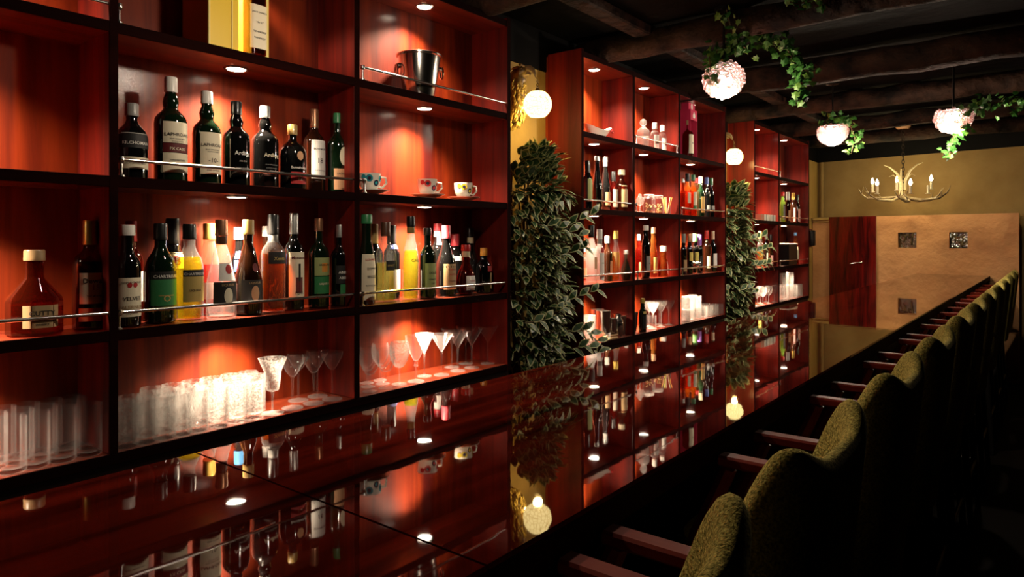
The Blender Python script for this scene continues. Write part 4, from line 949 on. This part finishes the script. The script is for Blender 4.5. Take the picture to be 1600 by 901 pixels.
# small books / matches on the farthest unit
x = -2.05; ys = y_at(1181, x); k = 0
bc = [(.45, .16, .10), (.7, .66, .58), (.35, .33, .3), (.72, .68, .6), (.6, .5, .4), (.7, .66, .58), (.3, .28, .26), (.72, .7, .62)]
wts = [.09] + [.045] * 7; labs = ['red-brown booklet, first in the row of small books', 'white booklet next to the red-brown one', 'grey booklet, third in the row of small books', 'white booklet fourth in the row of small books', 'beige booklet in the middle of the row of small books', 'white booklet right of the beige one', 'dark grey booklet near the end of the row', 'white booklet ending the row of small books']
for i in range(8):
    yy = ys + sum(wts[:i]); r = empty('small_book', (x, yy + wts[i] / 2, H + ZB))
    cm = pbr('book_cover_%d' % i, bc[i], .6)
    MB().box(-.045, .042, -wts[i] / 2 + .002, -wts[i] / 2 + .005, 0, .055).box(-.045, .042, wts[i] / 2 - .005, wts[i] / 2 - .002, 0, .055).box(.042, .045, -wts[i] / 2 + .002, wts[i] / 2 - .002, 0, .055).build('cover', cm, r, smooth=False)
    MB().box(-.043, .041, -wts[i] / 2 + .0055, wts[i] / 2 - .0055, .001, .052).build('pages', pbr('book_pages', (.75, .7, .6), .8), r, smooth=False)
    tag(r, labs[i], 'book', 'small books in the farthest unit')
# black box with pale lid
r = empty('black_box', (-2.09, y_at(1228, -2.09), H + ZCc)); hh = z_at(382, -2.09, y_at(1228, -2.09)) - ZCc
MB().box(-.07, .07, -.14, .14, 0, hh, bev=.003).build('box_body', BLACKM, r, smooth=False)
MB().box(-.074, .074, -.145, .145, hh + .0005, hh + .012, bev=.002).build('lid', pbr('pale_lid', (.65, .6, .5), .4), r, smooth=False)
tag(r, 'black box with a thin pale lid on the farthest railed shelf', 'box')

# ---------------------------------------------------------------- variegated wall plants
LEAF_G = pbr('variegated_leaf_green', (.018, .055, .014), .4, var=(25, (.035, .095, .022)), coat=.25, coat_rough=.2)
LEAF_C = pbr('variegated_leaf_margin', (.42, .43, .20), .5)
STEMM = pbr('plant_stem', (.10, .06, .03), .8)
def leaf(mb, base, d, up, L, W, rnd, core=.80):
    d = d.normalized(); s = d.cross(up)
    if s.length < .01: s = d.cross(Vector((1, 0, 0)))
    s.normalize(); n = s.cross(d).normalized(); droop = rnd.uniform(.05, .35)
    def P(t, q, k=0.0): return base + d * (L * t) + s * (W * q) + n * (k * W - droop * L * t * t) + n * abs(q) * W * .35
    o = [P(0, 0), P(.22, .36), P(.5, .5), P(.8, .28), P(1, 0), P(.8, -.28), P(.5, -.5), P(.22, -.36)]
    c = [P(.08, 0, .02), P(.26, .36 * core * .8, .02), P(.5, .5 * core, .02), P(.74, .28 * core * .8, .02), P(.88, 0, .02), P(.74, -.28 * core * .8, .02), P(.5, -.5 * core, .02), P(.26, -.36 * core * .8, .02)]
    b = len(mb.v); mb.v += [tuple(p) for p in o + c]
    for i in range(8):
        j = (i + 1) % 8; mb.f.append([b + i, b + j, b + 8 + j, b + 8 + i]); mb.m.append(1)
    for f in ((8, 9, 15), (9, 10, 14, 15), (10, 11, 13, 14), (11, 12, 13)):
        mb.f.append([b + i for i in f]); mb.m.append(0)
def wall_plant(y0, y1, ztop, zbot, sprigs, label, seed, count, size=1.0):
    rnd = random.Random(seed); yc = (y0 + y1) / 2
    r = empty('variegated_ficus', (-2.10, yc, 0)); O = Vector((-2.10, yc, 0))
    mb = MB(); st = MB(); hw = (y1 - y0) / 2
    for k in range(9):
        yy = rnd.uniform(-.6, .6) * hw
        pts = [(rnd.uniform(-.04, .0), yy * (.3 + .7 * t / 6) + rnd.uniform(-.02, .02), .12 + (ztop + H - .2) * t / 6) for t in range(7)]
        st.tube(pts, [.012 - .0013 * t for t in range(7)], 6)
    for k in range(count):
        z = zbot + (ztop - zbot) * (rnd.random() ** .9)
        f = (z - zbot) / (ztop - zbot)
        wdt = hw * (1.0 if f < .8 else 1.0 - (f - .8) * 3.4) * rnd.uniform(.1, 1)
        a = rnd.uniform(-1, 1)
        y = a * wdt * .98 ; xo = rnd.uniform(-.03, .085) + .075 * (1 - (a) ** 2) * (1 if f < .85 else .6)
        base = Vector((xo - .02, y, z + H))
        d = Vector((rnd.uniform(.3, 1.0), a * .7 + rnd.uniform(-.5, .5), rnd.uniform(-.7, .45) + (.9 if f > .86 else 0)))
        L = rnd.uniform(.055, .085) * size * (1.25 if f > .8 else 1.0)
        if abs(y + d.y * L) > hw + .01: d.y *= .2
        leaf(mb, base, d, Vector((rnd.uniform(-.2, .5), rnd.uniform(-.3, .3), 1)), L, L * rnd.uniform(.42, .55), rnd)
    for (pts, n) in sprigs:
        pts = [Vector(p) - O for p in pts]; st.tube(pts, .0022, 5)
        for k in range(n):
            t = (k + .6) / n * (len(pts) - 1); i = min(int(t), len(pts) - 2); p = pts[i].lerp(pts[i + 1], t - i)
            tg = (pts[i + 1] - pts[i]).normalized(); sd = 1 if k % 2 else -1
            d = tg * .7 + Vector((.35, rnd.uniform(-.2, .2), .55 * sd))
            leaf(mb, p, d, Vector((.8, 0, .6)), rnd.uniform(.07, .09) * size, .038 * size, rnd)
    st.build('stems', STEMM, r)
    tag(mb.build('foliage', [LEAF_G, LEAF_C], r, smooth=False), kind='stuff')
    MB().lathe([(0, 0), (.10, 0), (.13, .02), (.15, .26), (.135, .26), (.12, .22), (0, .22)], 24, (.02, 0, .001)).build('pot', pbr('dark_pot', (.03, .02, .015), .5), r)
    return tag(r, label, 'plant', 'variegated plants on the wall')
def pt(u, v, x):
    y = y_at(u, x); return (x, y, H + z_at(v, x, y))
Y1_ = Y1 + .015
wall_plant(Y1_, U2a - .02, .44, -.72, [
    ([pt(870, 360, -2.0), pt(900, 345, -1.95), pt(925, 335, -1.93)], 6), ([pt(840, 350, -1.96), pt(880, 358, -1.93), pt(915, 372, -1.92)], 9), ([pt(860, 400, -1.97), pt(890, 395, -1.94), pt(915, 385, -1.93)], 7),
    ([pt(860, 480, -1.97), pt(895, 465, -1.93), pt(935, 452, -1.90)], 9), ([pt(818, 505, -1.97), pt(850, 500, -1.93), pt(880, 478, -1.93)], 7), ([pt(880, 520, -1.97), pt(915, 515, -1.92), pt(940, 540, -1.90)], 9), ([pt(890, 545, -1.95), pt(915, 540, -1.9), pt(938, 552, -1.88)], 6)],
    'tall bushy cream-edged green plant in the nearer ochre wall recess', 11, 1500)
wall_plant(U2b + .02, U3a - .02, .42, -.72, [
    ([pt(1165, 375, -1.98), pt(1180, 372, -1.93), pt(1196, 368, -1.92)], 7), ([pt(1165, 395, -1.98), pt(1185, 392, -1.92), pt(1206, 385, -1.90)], 9), ([pt(1165, 415, -1.98), pt(1185, 415, -1.92), pt(1203, 410, -1.9)], 9), ([pt(1150, 455, -1.97), pt(1165, 450, -1.94), pt(1180, 462, -1.93)], 7)],
    'tall bushy cream-edged green plant in the farther ochre wall recess', 12, 1100, 1.15)

# ---------------------------------------------------------------- eagle lamps
EAG = pbr('gilded_carved_feathers', (.40, .25, .06), .45, .2, var=(40, (.06, .03, .01)), coat=.3, coat_rough=.3)
BEAKM = pbr('carved_beak', (.30, .22, .10), .35, coat=.4)
def globe_mat():
    m, nt, N, L = _new('mosaic_globe'); N.remove(N['Principled BSDF'])
    tc = N.new('ShaderNodeTexCoord'); vz = N.new('ShaderNodeTexVoronoi'); vz.feature = 'DISTANCE_TO_EDGE'; vz.inputs['Scale'].default_value = 55
    rp = N.new('ShaderNodeValToRGB'); rp.color_ramp.elements[0].position = .02; rp.color_ramp.elements[0].color = (.62, .40, .12, 1); rp.color_ramp.elements[1].position = .10; rp.color_ramp.elements[1].color = (1, .74, .30, 1)
    e = N.new('ShaderNodeEmission'); e.inputs[1].default_value = 4.2
    L.new(tc.outputs['Object'], vz.inputs['Vector']); L.new(vz.outputs['Distance'], rp.inputs['Fac']); L.new(rp.outputs['Color'], e.inputs['Color']); L.new(e.outputs[0], N['Material Output'].inputs['Surface'])
    return m
GLOBE = globe_mat()
def eagle(u, v, label, k=1.0):
    x = -2.035; y = y_at(u, x); z = z_at(v, x, y) + H
    r = empty('eagle_lamp', (-2.24, y, z)); gx = x + 2.24
    # local: +x out of the wall, z relative to the globe centre
    b = MB(); pts = [(.024, .010, -.085), (.046, .012, -.05), (.058, .012, 0), (.062, .008, .05), (.060, -.004, .10), (.075, 0, .145), (.095, 0, .170), (.115, 0, .180), (.135, 0, .178)]
    b.tube(pts, [.020, .044, .055, .057, .055, .050, .046, .036, .020], 16, flat=.9)
    b.sphere((.10, 0, .182), .038, 16, 12, sc_=(1.15, .85, .85))
    b.build('eagle_bust', EAG, r)
    bk = MB().tube([(.130, 0, .190), (.155, 0, .188), (.175, 0, .176), (.188, 0, .155), (.190, 0, .138)], [.020, .018, .014, .008, .0015], 10, flat=.7)
    bk.tube([(.130, 0, .168), (.150, 0, .165), (.165, 0, .156)], [.012, .009, .004], 8, flat=.8); bk.build('beak', BEAKM, r)
    for s in (-1, 1): MB().sphere((.122, s * .028, .194), .006, 10, 8).build('eye', pbr('glass_eye', (.01, .005, .002), .05, coat=1), r)
    br = MB().tube([(.105, -.026, .212), (.125, -.030, .206), (.142, -.022, .198)], [.004, .007, .003], 6).tube([(.105, .026, .212), (.125, .030, .206), (.142, .022, .198)], [.004, .007, .003], 6); br.build('brow', EAG, r)
    # feathers
    f = MB(); rnd = random.Random(4)
    P = [Vector(p) for p in pts]; R_ = [.020, .044, .055, .057, .055, .050, .046, .036, .020]
    for i in range(330):
        t = rnd.uniform(.1, 7.2); a = int(t); q = t - a; p = P[a].lerp(P[a + 1], q); rr = R_[a] * (1 - q) + R_[a + 1] * q
        th = rnd.uniform(-2.3, 2.3); tg = (P[a + 1] - P[a]).normalized(); out = Vector((math.cos(th) * (1 if a < 5 else .3), math.sin(th) * .9, .7 if a >= 5 else 0)).normalized()
        out = (out - tg * out.dot(tg)).normalized(); sd = tg.cross(out); L_ = rnd.uniform(.020, .032) * (1.25 - t * .08); Wd = L_ * .42
        base = p + out * (rr * .97); dn = (-tg + out * .22).normalized()
        c = [base - sd * Wd * .5, base + sd * Wd * .5, base + dn * L_ * .6 + sd * Wd * .5 + out * .002, base + dn * L_, base + dn * L_ * .6 - sd * Wd * .5 + out * .002, base + dn * L_ * .5 + out * .006]
        f.add(c, [(0, 1, 5), (1, 2, 5), (2, 3, 5), (3, 4, 5), (4, 0, 5)])
    tag(f.build('feathers', pbr('gilded_feather_tips', (.60, .40, .09), .4, .35), r, smooth=False), kind='stuff')
    MB().lathe([(0, 0), (.045, 0), (.045, .008), (0, .012)], 20).build('wall_plate', EAG, r).matrix_local = Matrix.Translation((.001, -.01, .03)) @ Matrix.Rotation(math.pi / 2, 4, 'Y')
    ch = MB()
    for j in range(3): ch.torus((gx, 0, .150 - j * .016 - .035), .007, .0018, 'y' if j % 2 else 'x', 12, 6)
    ch.tube([(.188, 0, .145), (gx, 0, .125)], .0022, 6); ch.build('chain', EAG, r)
    R = .072
    MB().lathe([(0, R * 1.14), (.010, R * 1.12), (.012, R * 1.0), (.030, R * .93), (.036, R * .86)], 20, (gx, 0, 0)).build('lamp_cap', EAG, r)
    pr = []
    for j in range(15):
        a = math.radians(62 - 115 * j / 14); pr.append((R * math.cos(a), R * math.sin(a)))
    pr.append((pr[-1][0] * .96, pr[-1][1] - .003)); pr.append((0, pr[-1][1]))
    MB().lathe(pr, 32, (gx, 0, 0)).build('globe_shade', GLOBE, r)
    lamp('globe_bulb', 'POINT', (gx + .003, 0, -.080), 3.0, (1, .68, .22), .022, r)
    lamp('globe_glow', 'POINT', (gx - .085, .02, .0), 4.0, (1, .68, .22), .02, r)
    return tag(r, label, 'wall lamp', 'eagle head wall lamps')
eagle(840, 163, 'carved eagle head wall lamp with white globe above the nearer plant')
eagle(1147, 245, 'carved eagle head wall lamp with white globe above the farther plant')

# ---------------------------------------------------------------- ivy
IVY = pbr('ivy_leaf', (.022, .11, .016), .5, var=(18, (.05, .18, .025)), coat=.1)
IVYV = pbr('ivy_leaf_yellowish', (.10, .22, .03), .5)
def ivy_leaf(mb, p, d, n, S, rnd, mi):
    d = d.normalized(); s = d.cross(n)
    if s.length < .01: s = Vector((1, 0, 0))
    s.normalize(); n = s.cross(d).normalized()
    o = [(0, 0), (.18, .42), (.0, .62), (.42, .50), (.55, .62), (.72, .26), (1.0, 0), (.72, -.26), (.55, -.62), (.42, -.50), (.0, -.62), (.18, -.42)]
    b = len(mb.v); mb.v.append(tuple(p + d * S * .4 + n * S * .08))
    for (a, q) in o: mb.v.append(tuple(p + d * S * a + s * S * q * .8 - n * S * .10 * abs(q)))
    for i in range(12): mb.f.append([b, b + 1 + i, b + 1 + (i + 1) % 12]); mb.m.append(mi)
def ivy(paths, label, seed, S=.042, per=70):
    rnd = random.Random(seed); o = Vector(paths[0][0][0]); r = empty('ivy_garland', o); mb = MB(); st = MB()
    for (pts, n, spread) in paths:
        pts = [Vector(p) - o for p in pts]; st.tube(pts, .003, 6)
        for k in range(n):
            t = rnd.uniform(0, len(pts) - 1.001); i = int(t); p = pts[i].lerp(pts[i + 1], t - i)
            off = Vector((rnd.gauss(0, 1), rnd.gauss(0, 1), rnd.gauss(0, .8))) * spread
            d = Vector((rnd.uniform(-1, 1), rnd.uniform(-1, 1), rnd.uniform(-1.4, .1)))
            nn = Vector((rnd.uniform(-.4, .4), -.7 + rnd.uniform(-.5, .5), rnd.uniform(-.1, 1)))
            ivy_leaf(mb, p + off, d, nn, S * rnd.uniform(.6, 1.2), rnd, 1 if rnd.random() < .2 else 0)
    st.build('vine_stem', STEMM, r); tag(mb.build('foliage', [IVY, IVYV], r, smooth=False), kind='stuff')
    return tag(r, label, 'ivy', 'artificial ivy garlands')
D = at_depth
ivy([([D(1115, 100, 3.45), D(1120, 80, 3.45), D(1145, 62, 3.45), D(1165, 75, 3.42)], 85, .03), ([D(1150, 60, 3.45), D(1175, 62, 3.45), D(1195, 45, 3.45), D(1215, 58, 3.45)], 75, .03),
     ([D(1215, 58, 3.45), D(1232, 80, 3.45), D(1245, 105, 3.45), D(1268, 112, 3.45)], 55, .028), ([D(1255, 105, 3.45), D(1250, 130, 3.45), D(1248, 165, 3.45)], 55, .024), ([D(1108, 88, 3.4), D(1112, 125, 3.40)], 14, .014)],
    'ivy garland draped over the nearest beaded pendant and trailing down to its right', 21)
ivy([([D(1228, 2, 2.9), D(1245, 6, 2.9), D(1290, -4, 2.9)], 26, .03)], 'ivy sprigs on the ceiling near the top edge of the view', 22, .035)
ivy([([D(1125, 30, 3.0), D(1135, 15, 3.0), D(1142, 45, 3.0)], 12, .02)], 'small sparse dark ivy sprig on the ceiling left of the large garland', 23, .035)
ivy([([D(1285, 190, 5.1), D(1305, 180, 5.1), D(1322, 186, 5.1), D(1330, 200, 5.1)], 45, .035), ([D(1330, 200, 5.1), D(1336, 215, 5.1), D(1330, 240, 5.1)], 26, .025)],
    'ivy on top of the farther left beaded pendant with a short hanging strand', 24, .045)
ivy([([D(1505, 172, 4.2), D(1530, 165, 4.2), D(1565, 158, 4.2), D(1610, 160, 4.2), D(1660, 155, 4.2)], 120, .035), ([D(1500, 180, 4.25), D(1508, 200, 4.2)], 14, .02)],
    'ivy garland running right from the rightmost beaded pendant', 25, .042)
ivy([([D(1507, 174, 4.32), D(1494, 200, 4.47), D(1487, 222, 4.47), D(1483, 245, 4.47)], 55, .022)], 'short ivy strand hanging below the rightmost beaded pendant', 26, .042)

# ---------------------------------------------------------------- beaded pendants
BEAD = glass('crystal_bead', (.97, .86, .85), .12, .7, .05, (1, .86, .84), .05, rim=.4)
CORE = emis('pendant_bulb', (1, .93, .86), 34.0)
def pendant(u, v, wpx, dd, label, seed, pw, cut=.45):
    p = D(u, v, dd); R = wpx / 2 / F_PX * dd; r = empty('beaded_pendant', p); rnd = random.Random(seed)
    b = MB(); n = 150
    for i in range(n):
        zz = -1 + (1 + cut) * (i + .5) / n; a = i * 2.39996; q = math.sqrt(max(0, 1 - zz * zz)); k = R * rnd.uniform(.93, 1.03)
        b.sphere((q * math.cos(a) * k, q * math.sin(a) * k, zz * k * .92), R * .125, 8, 6)
    for i in range(70):
        zz = -1 + (.95 + cut) * (i + .5) / 70; a = i * 2.39996 + 1; q = math.sqrt(max(0, 1 - zz * zz)); k = R * rnd.uniform(.72, .8)
        b.sphere((q * math.cos(a) * k, q * math.sin(a) * k, zz * k * .92), R * .11, 8, 6)
    tag(b.build('crystal_beads', BEAD, r), kind='stuff')
    f = MB()
    for hgt, q in ((.40, .9), (-.1, .99), (-.55, .8)): f.torus((0, 0, hgt * R), R * q * .93, .0015, 'z', 28, 6)
    f.build('wire_frame', CHROME, r)
    pr_ = R * math.sqrt(max(.05, 1 - cut * cut)) * .95; pz_ = R * cut * .92
    MB().lathe([(0, pz_ + R * .06), (pr_ * .97, pz_), (pr_, pz_ - R * .03), (pr_ * .97, pz_ - R * .04), (0, pz_ + R * .02)], 28).build('top_plate', BLACKM, r)
    c = MB()
    for k in range(3):
        a = k * 2.1 + seed; c.lathe([(0, -R * .30), (R * .16, -R * .22), (R * .2, 0), (R * .12, R * .2), (R * .07, R * .3), (0, R * .3)], 12, (R * .3 * math.cos(a), R * .3 * math.sin(a), .0))
    c.build('bulbs', CORE, r)
    top = H + ZC - p.z
    MB().tube([(0, 0, R * cut), (0, 0, top)], .006, 8).lathe([(.045, top - .0), (.045, top - .012), (.012, top - .022), (0, top - .022)], 20).build('ceiling_stem', BLACKM, r)
    lamp('pendant_light', 'POINT', (0, 0, -R * 1.12), pw, (1, .84, .64), .03, r)
    return tag(r, label, 'pendant light', 'beaded crystal pendants')
pendant(1131, 124, 60, 3.44, 'nearest beaded crystal pendant, half covered by ivy', 1, 19, .85)
pendant(1301, 206, 42, 5.08, 'farther left beaded crystal pendant with starry glow', 2, 32)
pendant(1490, 183, 50, 4.27, 'rightmost beaded crystal pendant beside the long ivy garland', 3, 32)

pp = Vector((-1.30, 1.26, H + .80)); dd_ = depth(pp.x, pp.y); rr_ = pp.x * CA + pp.y * SA  # extra pendant out of view, added to light the bottle labels from the front
pendant(800 + F_PX * rr_ / dd_, 375 - F_PX * .80 / dd_, F_PX * .19 / dd_, dd_, 'unseen beaded crystal pendant added over the near counter to light the bottles', 4, 15)

# ---------------------------------------------------------------- antler chandelier
dC = 7.0; pc = D(1411, 300, dC)
r = empty('antler_chandelier', pc); ANT = pbr('antler_bone', (.42, .32, .16), .5, var=(12, (.12, .07, .03))); ANTL = pbr('antler_pale', (.72, .60, .34), .45)
CAND = pbr('candle_sleeve', (.70, .62, .45), .5); FL = emis('flame_bulb', (1, .88, .62), 25)
def local(u, v, dd=dC): return D(u, v, dd) - pc
R2 = Vector((CA, SA, 0)); FWD = Vector((-SA, CA, 0))
def ll(du, dv, df=0.0):  # photo pixels about the chandelier centre, plus distance behind it
    return R2 * (du / F_PX * dC) + Vector((0, 0, 1)) * (-dv / F_PX * dC) + FWD * df
arms = [((-62, -6, -.05), (-47, 6)), ((-38, 0, .22), (-30, 0)), ((-20, 12, -.30), (-15, 8)), ((18, -2, .30), (14, 0)), ((24, 2, -.12), (24, 6)), ((62, -12, .08), (42, 4))]
am = MB()
def antler(pts, r0, pale=False):
    n = len(pts); return [r0 * (1 - .85 * (i / (n - 1)) ** 1.3) for i in range(n)]
main = [
 [ll(0, 6), ll(-22, 14, -.05), ll(-45, 13, -.08), ll(-60, 4, -.08), ll(-66, -8, -.08)],
 [ll(0, 8), ll(-20, 8, .12), ll(-38, 8, .22), ll(-46, 0, .25), ll(-50, -8, .25)],
 [ll(2, 8), ll(-10, 16, -.22), ll(-26, 18, -.34), ll(-40, 12, -.38), ll(-46, 2, -.38)],
 [ll(0, 8), ll(18, 14, -.05), ll(42, 13, .0), ll(58, 4, .02), ll(66, -8, .02)],
 [ll(0, 8), ll(14, 6, .20), ll(26, 8, .32), ll(36, 0, .36), ll(40, -10, .36)],
 [ll(2, 8), ll(12, 14, -.20), ll(28, 12, -.30), ll(38, 4, -.32), ll(44, -4, -.3)]]
for p_ in main:
    am.tube(p_, antler(p_, .016), 8)
    q = p_[2]; am.tube([q, q + Vector((0, 0, .03)) + R2 * .02, q + Vector((0, 0, .085)) + R2 * (.03 if p_[4].dot(R2) > 0 else -.03)], [.010, .007, .002], 7)
    q = p_[3]; am.tube([q, q + FWD * -.03 + Vector((0, 0, .03)), q + FWD * -.05 + Vector((0, 0, .07))], [.008, .005, .002], 7)
am.sphere((0, 0, -.05), .035, 12, 8); am.build('antler_arms', ANT, r)
up = MB()
for s, hgt, rch in ((-1, -38, -30), (1, -42, 31), (-1, -26, -22), (1, -28, 19)):
    big = abs(rch) > 25
    p_ = [ll(-3 * s * -1 if False else 2 * s, -4 if big else -10), ll(3 * s, (-18 if big else -16)), ll(rch * .35, hgt * .80), ll(rch * .7, hgt * 1.02), ll(rch, hgt * (1.10 if big else .92))]
    up.tube(p_, antler(p_, .017 if big else .010), 8)
up.tube([ll(-3, 8), ll(-4, -14), ll(-3, -36)], [.02, .016, .006], 8); up.build('upright_antlers', ANTL, r)
for k, (du, dv, df) in enumerate([(-47, 2, -.08), (-30, -4, .22), (-15, 4, -.30), (16, -8, .30), (28, 2, -.12), (44, -6, .0)]):
    b_ = ll(du, dv + 2, df); lit = k != 4
    c = MB().lathe([(0, 0), (.022, .002), (.024, .008), (.012, .010), (.0125, .085), (0, .087)], 14, b_).build('candle_sleeve', CAND, r)
    if lit:
        MB().lathe([(0, .086), (.011, .09), (.0165, .108), (.012, .128), (.004, .148), (0, .155)], 14, b_).build('flame_bulb', FL, c)
        lamp('candle_light', 'POINT', b_ + Vector((0, 0, .12)), 12.0, (1, .80, .42), .02, r)
ch = MB(); top = H + ZC - pc.z; nl = 16
for k in range(nl):
    zz = .02 + (top - .06) * (k + .5) / nl
    seg = []
    for j in range(13):
        a = 2 * math.pi * j / 12; ex = .012 * math.cos(a); ez = (.5 * (top - .06) / nl + .006) * math.sin(a)
        seg.append((ex if k % 2 else 0, 0 if k % 2 else ex, zz + ez))
    ch.tube(seg, .0035, 6, caps=False)
ch.build('chain', pbr('dark_iron', (.03, .02, .012), .5, .6), r)
MB().lathe([(0, top - .03), (.05, top - .03), (.07, top - .012), (.072, top - .0005), (0, top - .0005)], 24).build('ceiling_plate', pbr('wooden_rose', (.30, .15, .07), .6), r)
tag(r, 'antler chandelier with candle bulbs hanging before the far wall', 'chandelier')

# ---------------------------------------------------------------- bar chairs
FAB = pbr('olive_tweed', (.62, .51, .14), .95, spec=.05, bump=(320, .9, .004), var=(260, (.15, .125, .03)))
WCH = wood('chair_wood', (.08, .006, .003), (.17, .016, .006), 'x', 14, .6, .05, .2, spec=.1)
LEGM = pbr('chair_leg_dark', (.012, .008, .006), .5)
def tub():
    r = empty('bar_chair', (0, 0, 0))
    # backrest shell: a curved padded wall; local origin on the floor under the seat centre, facing -x, rim at the eye height offset
    rim = H - .252; bot = .66; n = 48; t = .028; prof = []
    mb = MB(); rows = 7; grid = []
    for i in range(n + 1):
        a = math.radians(-94 + 188 * i / n)
        ca, sa_ = math.cos(a), math.sin(a)
        px = .20 * (abs(ca) ** .5) * (1 if ca > 0 else -1); py = .205 * (abs(sa_) ** .5) * (1 if sa_ > 0 else -1)
        e = abs(a) / math.radians(94)
        top = rim - .016 * (1 + math.cos(math.pi * e / .42)) if e < .42 else rim - .44 * ((e - .42) / .58) ** 2.1
        tt = t * (1.0 + .25 * math.sin(min(1, e / .8) * math.pi))
        nx, ny = ca, sa_
        ln = math.hypot(nx, ny); nx /= ln; ny /= ln
        c = []
        # section: outer bottom, outer up, rounded rim, inner down, inner bottom
        def q(o, z): lean = .05 * (z - bot) / (rim - bot); c.append((px + nx * (o + 0) + lean, py + ny * o, z))
        q(tt / 2, bot); q(tt / 2 * 1.05, bot + (top - bot) * .4); q(tt / 2 * 1.05, top - tt * .8)
        for k in range(1, 6):
            b = math.pi * k / 6; q(tt / 2 * 1.05 * math.cos(b), top - tt * .8 + tt * .8 * math.sin(b))
        q(-tt / 2 * 1.05, top - tt * .8); q(-tt / 2 * 1.2, bot + (top - bot) * .4); q(-tt / 2, bot)
        grid.append(c)
    m = len(grid[0])
    for c in grid: mb.v += c
    for i in range(n):
        for j in range(m):
            j2 = (j + 1) % m; mb.f.append([i * m + j, i * m + j2, (i + 1) * m + j2, (i + 1) * m + j]); mb.m.append(0)
    mb.f.append(list(range(m))[::-1]); mb.m.append(0); mb.f.append([n * m + j for j in range(m)]); mb.m.append(0)
    mb.build('backrest', FAB, r, angle=60)
    sh = lambda a: (abs(math.cos(a)) ** 4 + abs(math.sin(a)) ** 4) ** (-1 / 4.0)
    MB().lathe([(0, .66), (.17, .66), (.185, .68), (.188, .71), (.18, .735), (.14, .75), (0, .755)], 32, (-.03, 0, 0), shape=sh).build('seat', FAB, r)
    MB().box(-.23, .16, -.19, .19, .632, .659, bev=.006).build('seat_frame', WCH, r, smooth=False)
    az = H - .392
    for s in (-1, 1):
        MB().box(-.005, .145, s * .205 - .017, s * .205 + .017, az - .02, az, bev=.004).build('armrest', WCH, r, smooth=False)
        MB().tube([(.015, s * .203, az - .0205), (-.05, s * .21, .85), (-.09, s * .17, .64)], [.014, .017, .015], 8, flat=1.5).build('arm_post', WCH, r)
        for e in (-1, 1):
            MB().tube([(e * .16 - .03, s * .16, .634), (e * .20 - .03, s * .20, .0)], [.019, .012], 10).build('leg', LEGM, r)
    f = MB(); c = [(-.218, -.188, .25), (-.218, .188, .25), (.158, .188, .25), (.158, -.188, .25), (-.218, -.188, .25)]
    for a, b in zip(c, c[1:]): f.tube([a, b], .009, 8)
    f.build('foot_ring', LEGM, r)
    return tag(r, '-', 'chair', 'olive tub chairs along the bar')
ch0 = tub()
CHX = -.455 - .02
cy = [.505, 1.02, 1.62, 2.24, 2.885, 3.48, 4.165, 4.94, 5.66, 6.39, 7.09]
ordw = ['nearest', 'second nearest', 'third nearest', 'fourth nearest', 'fifth nearest', 'sixth nearest', 'seventh nearest', 'eighth nearest', 'ninth nearest', 'tenth nearest', 'farthest']
for i, yy in enumerate(cy):
    o = ch0 if i == 0 else copy_tree(ch0)
    o.location = (CHX, yy, 0)
    o['label'] = 'olive tweed tub chair at the bar, %s of the row' % ordw[i]
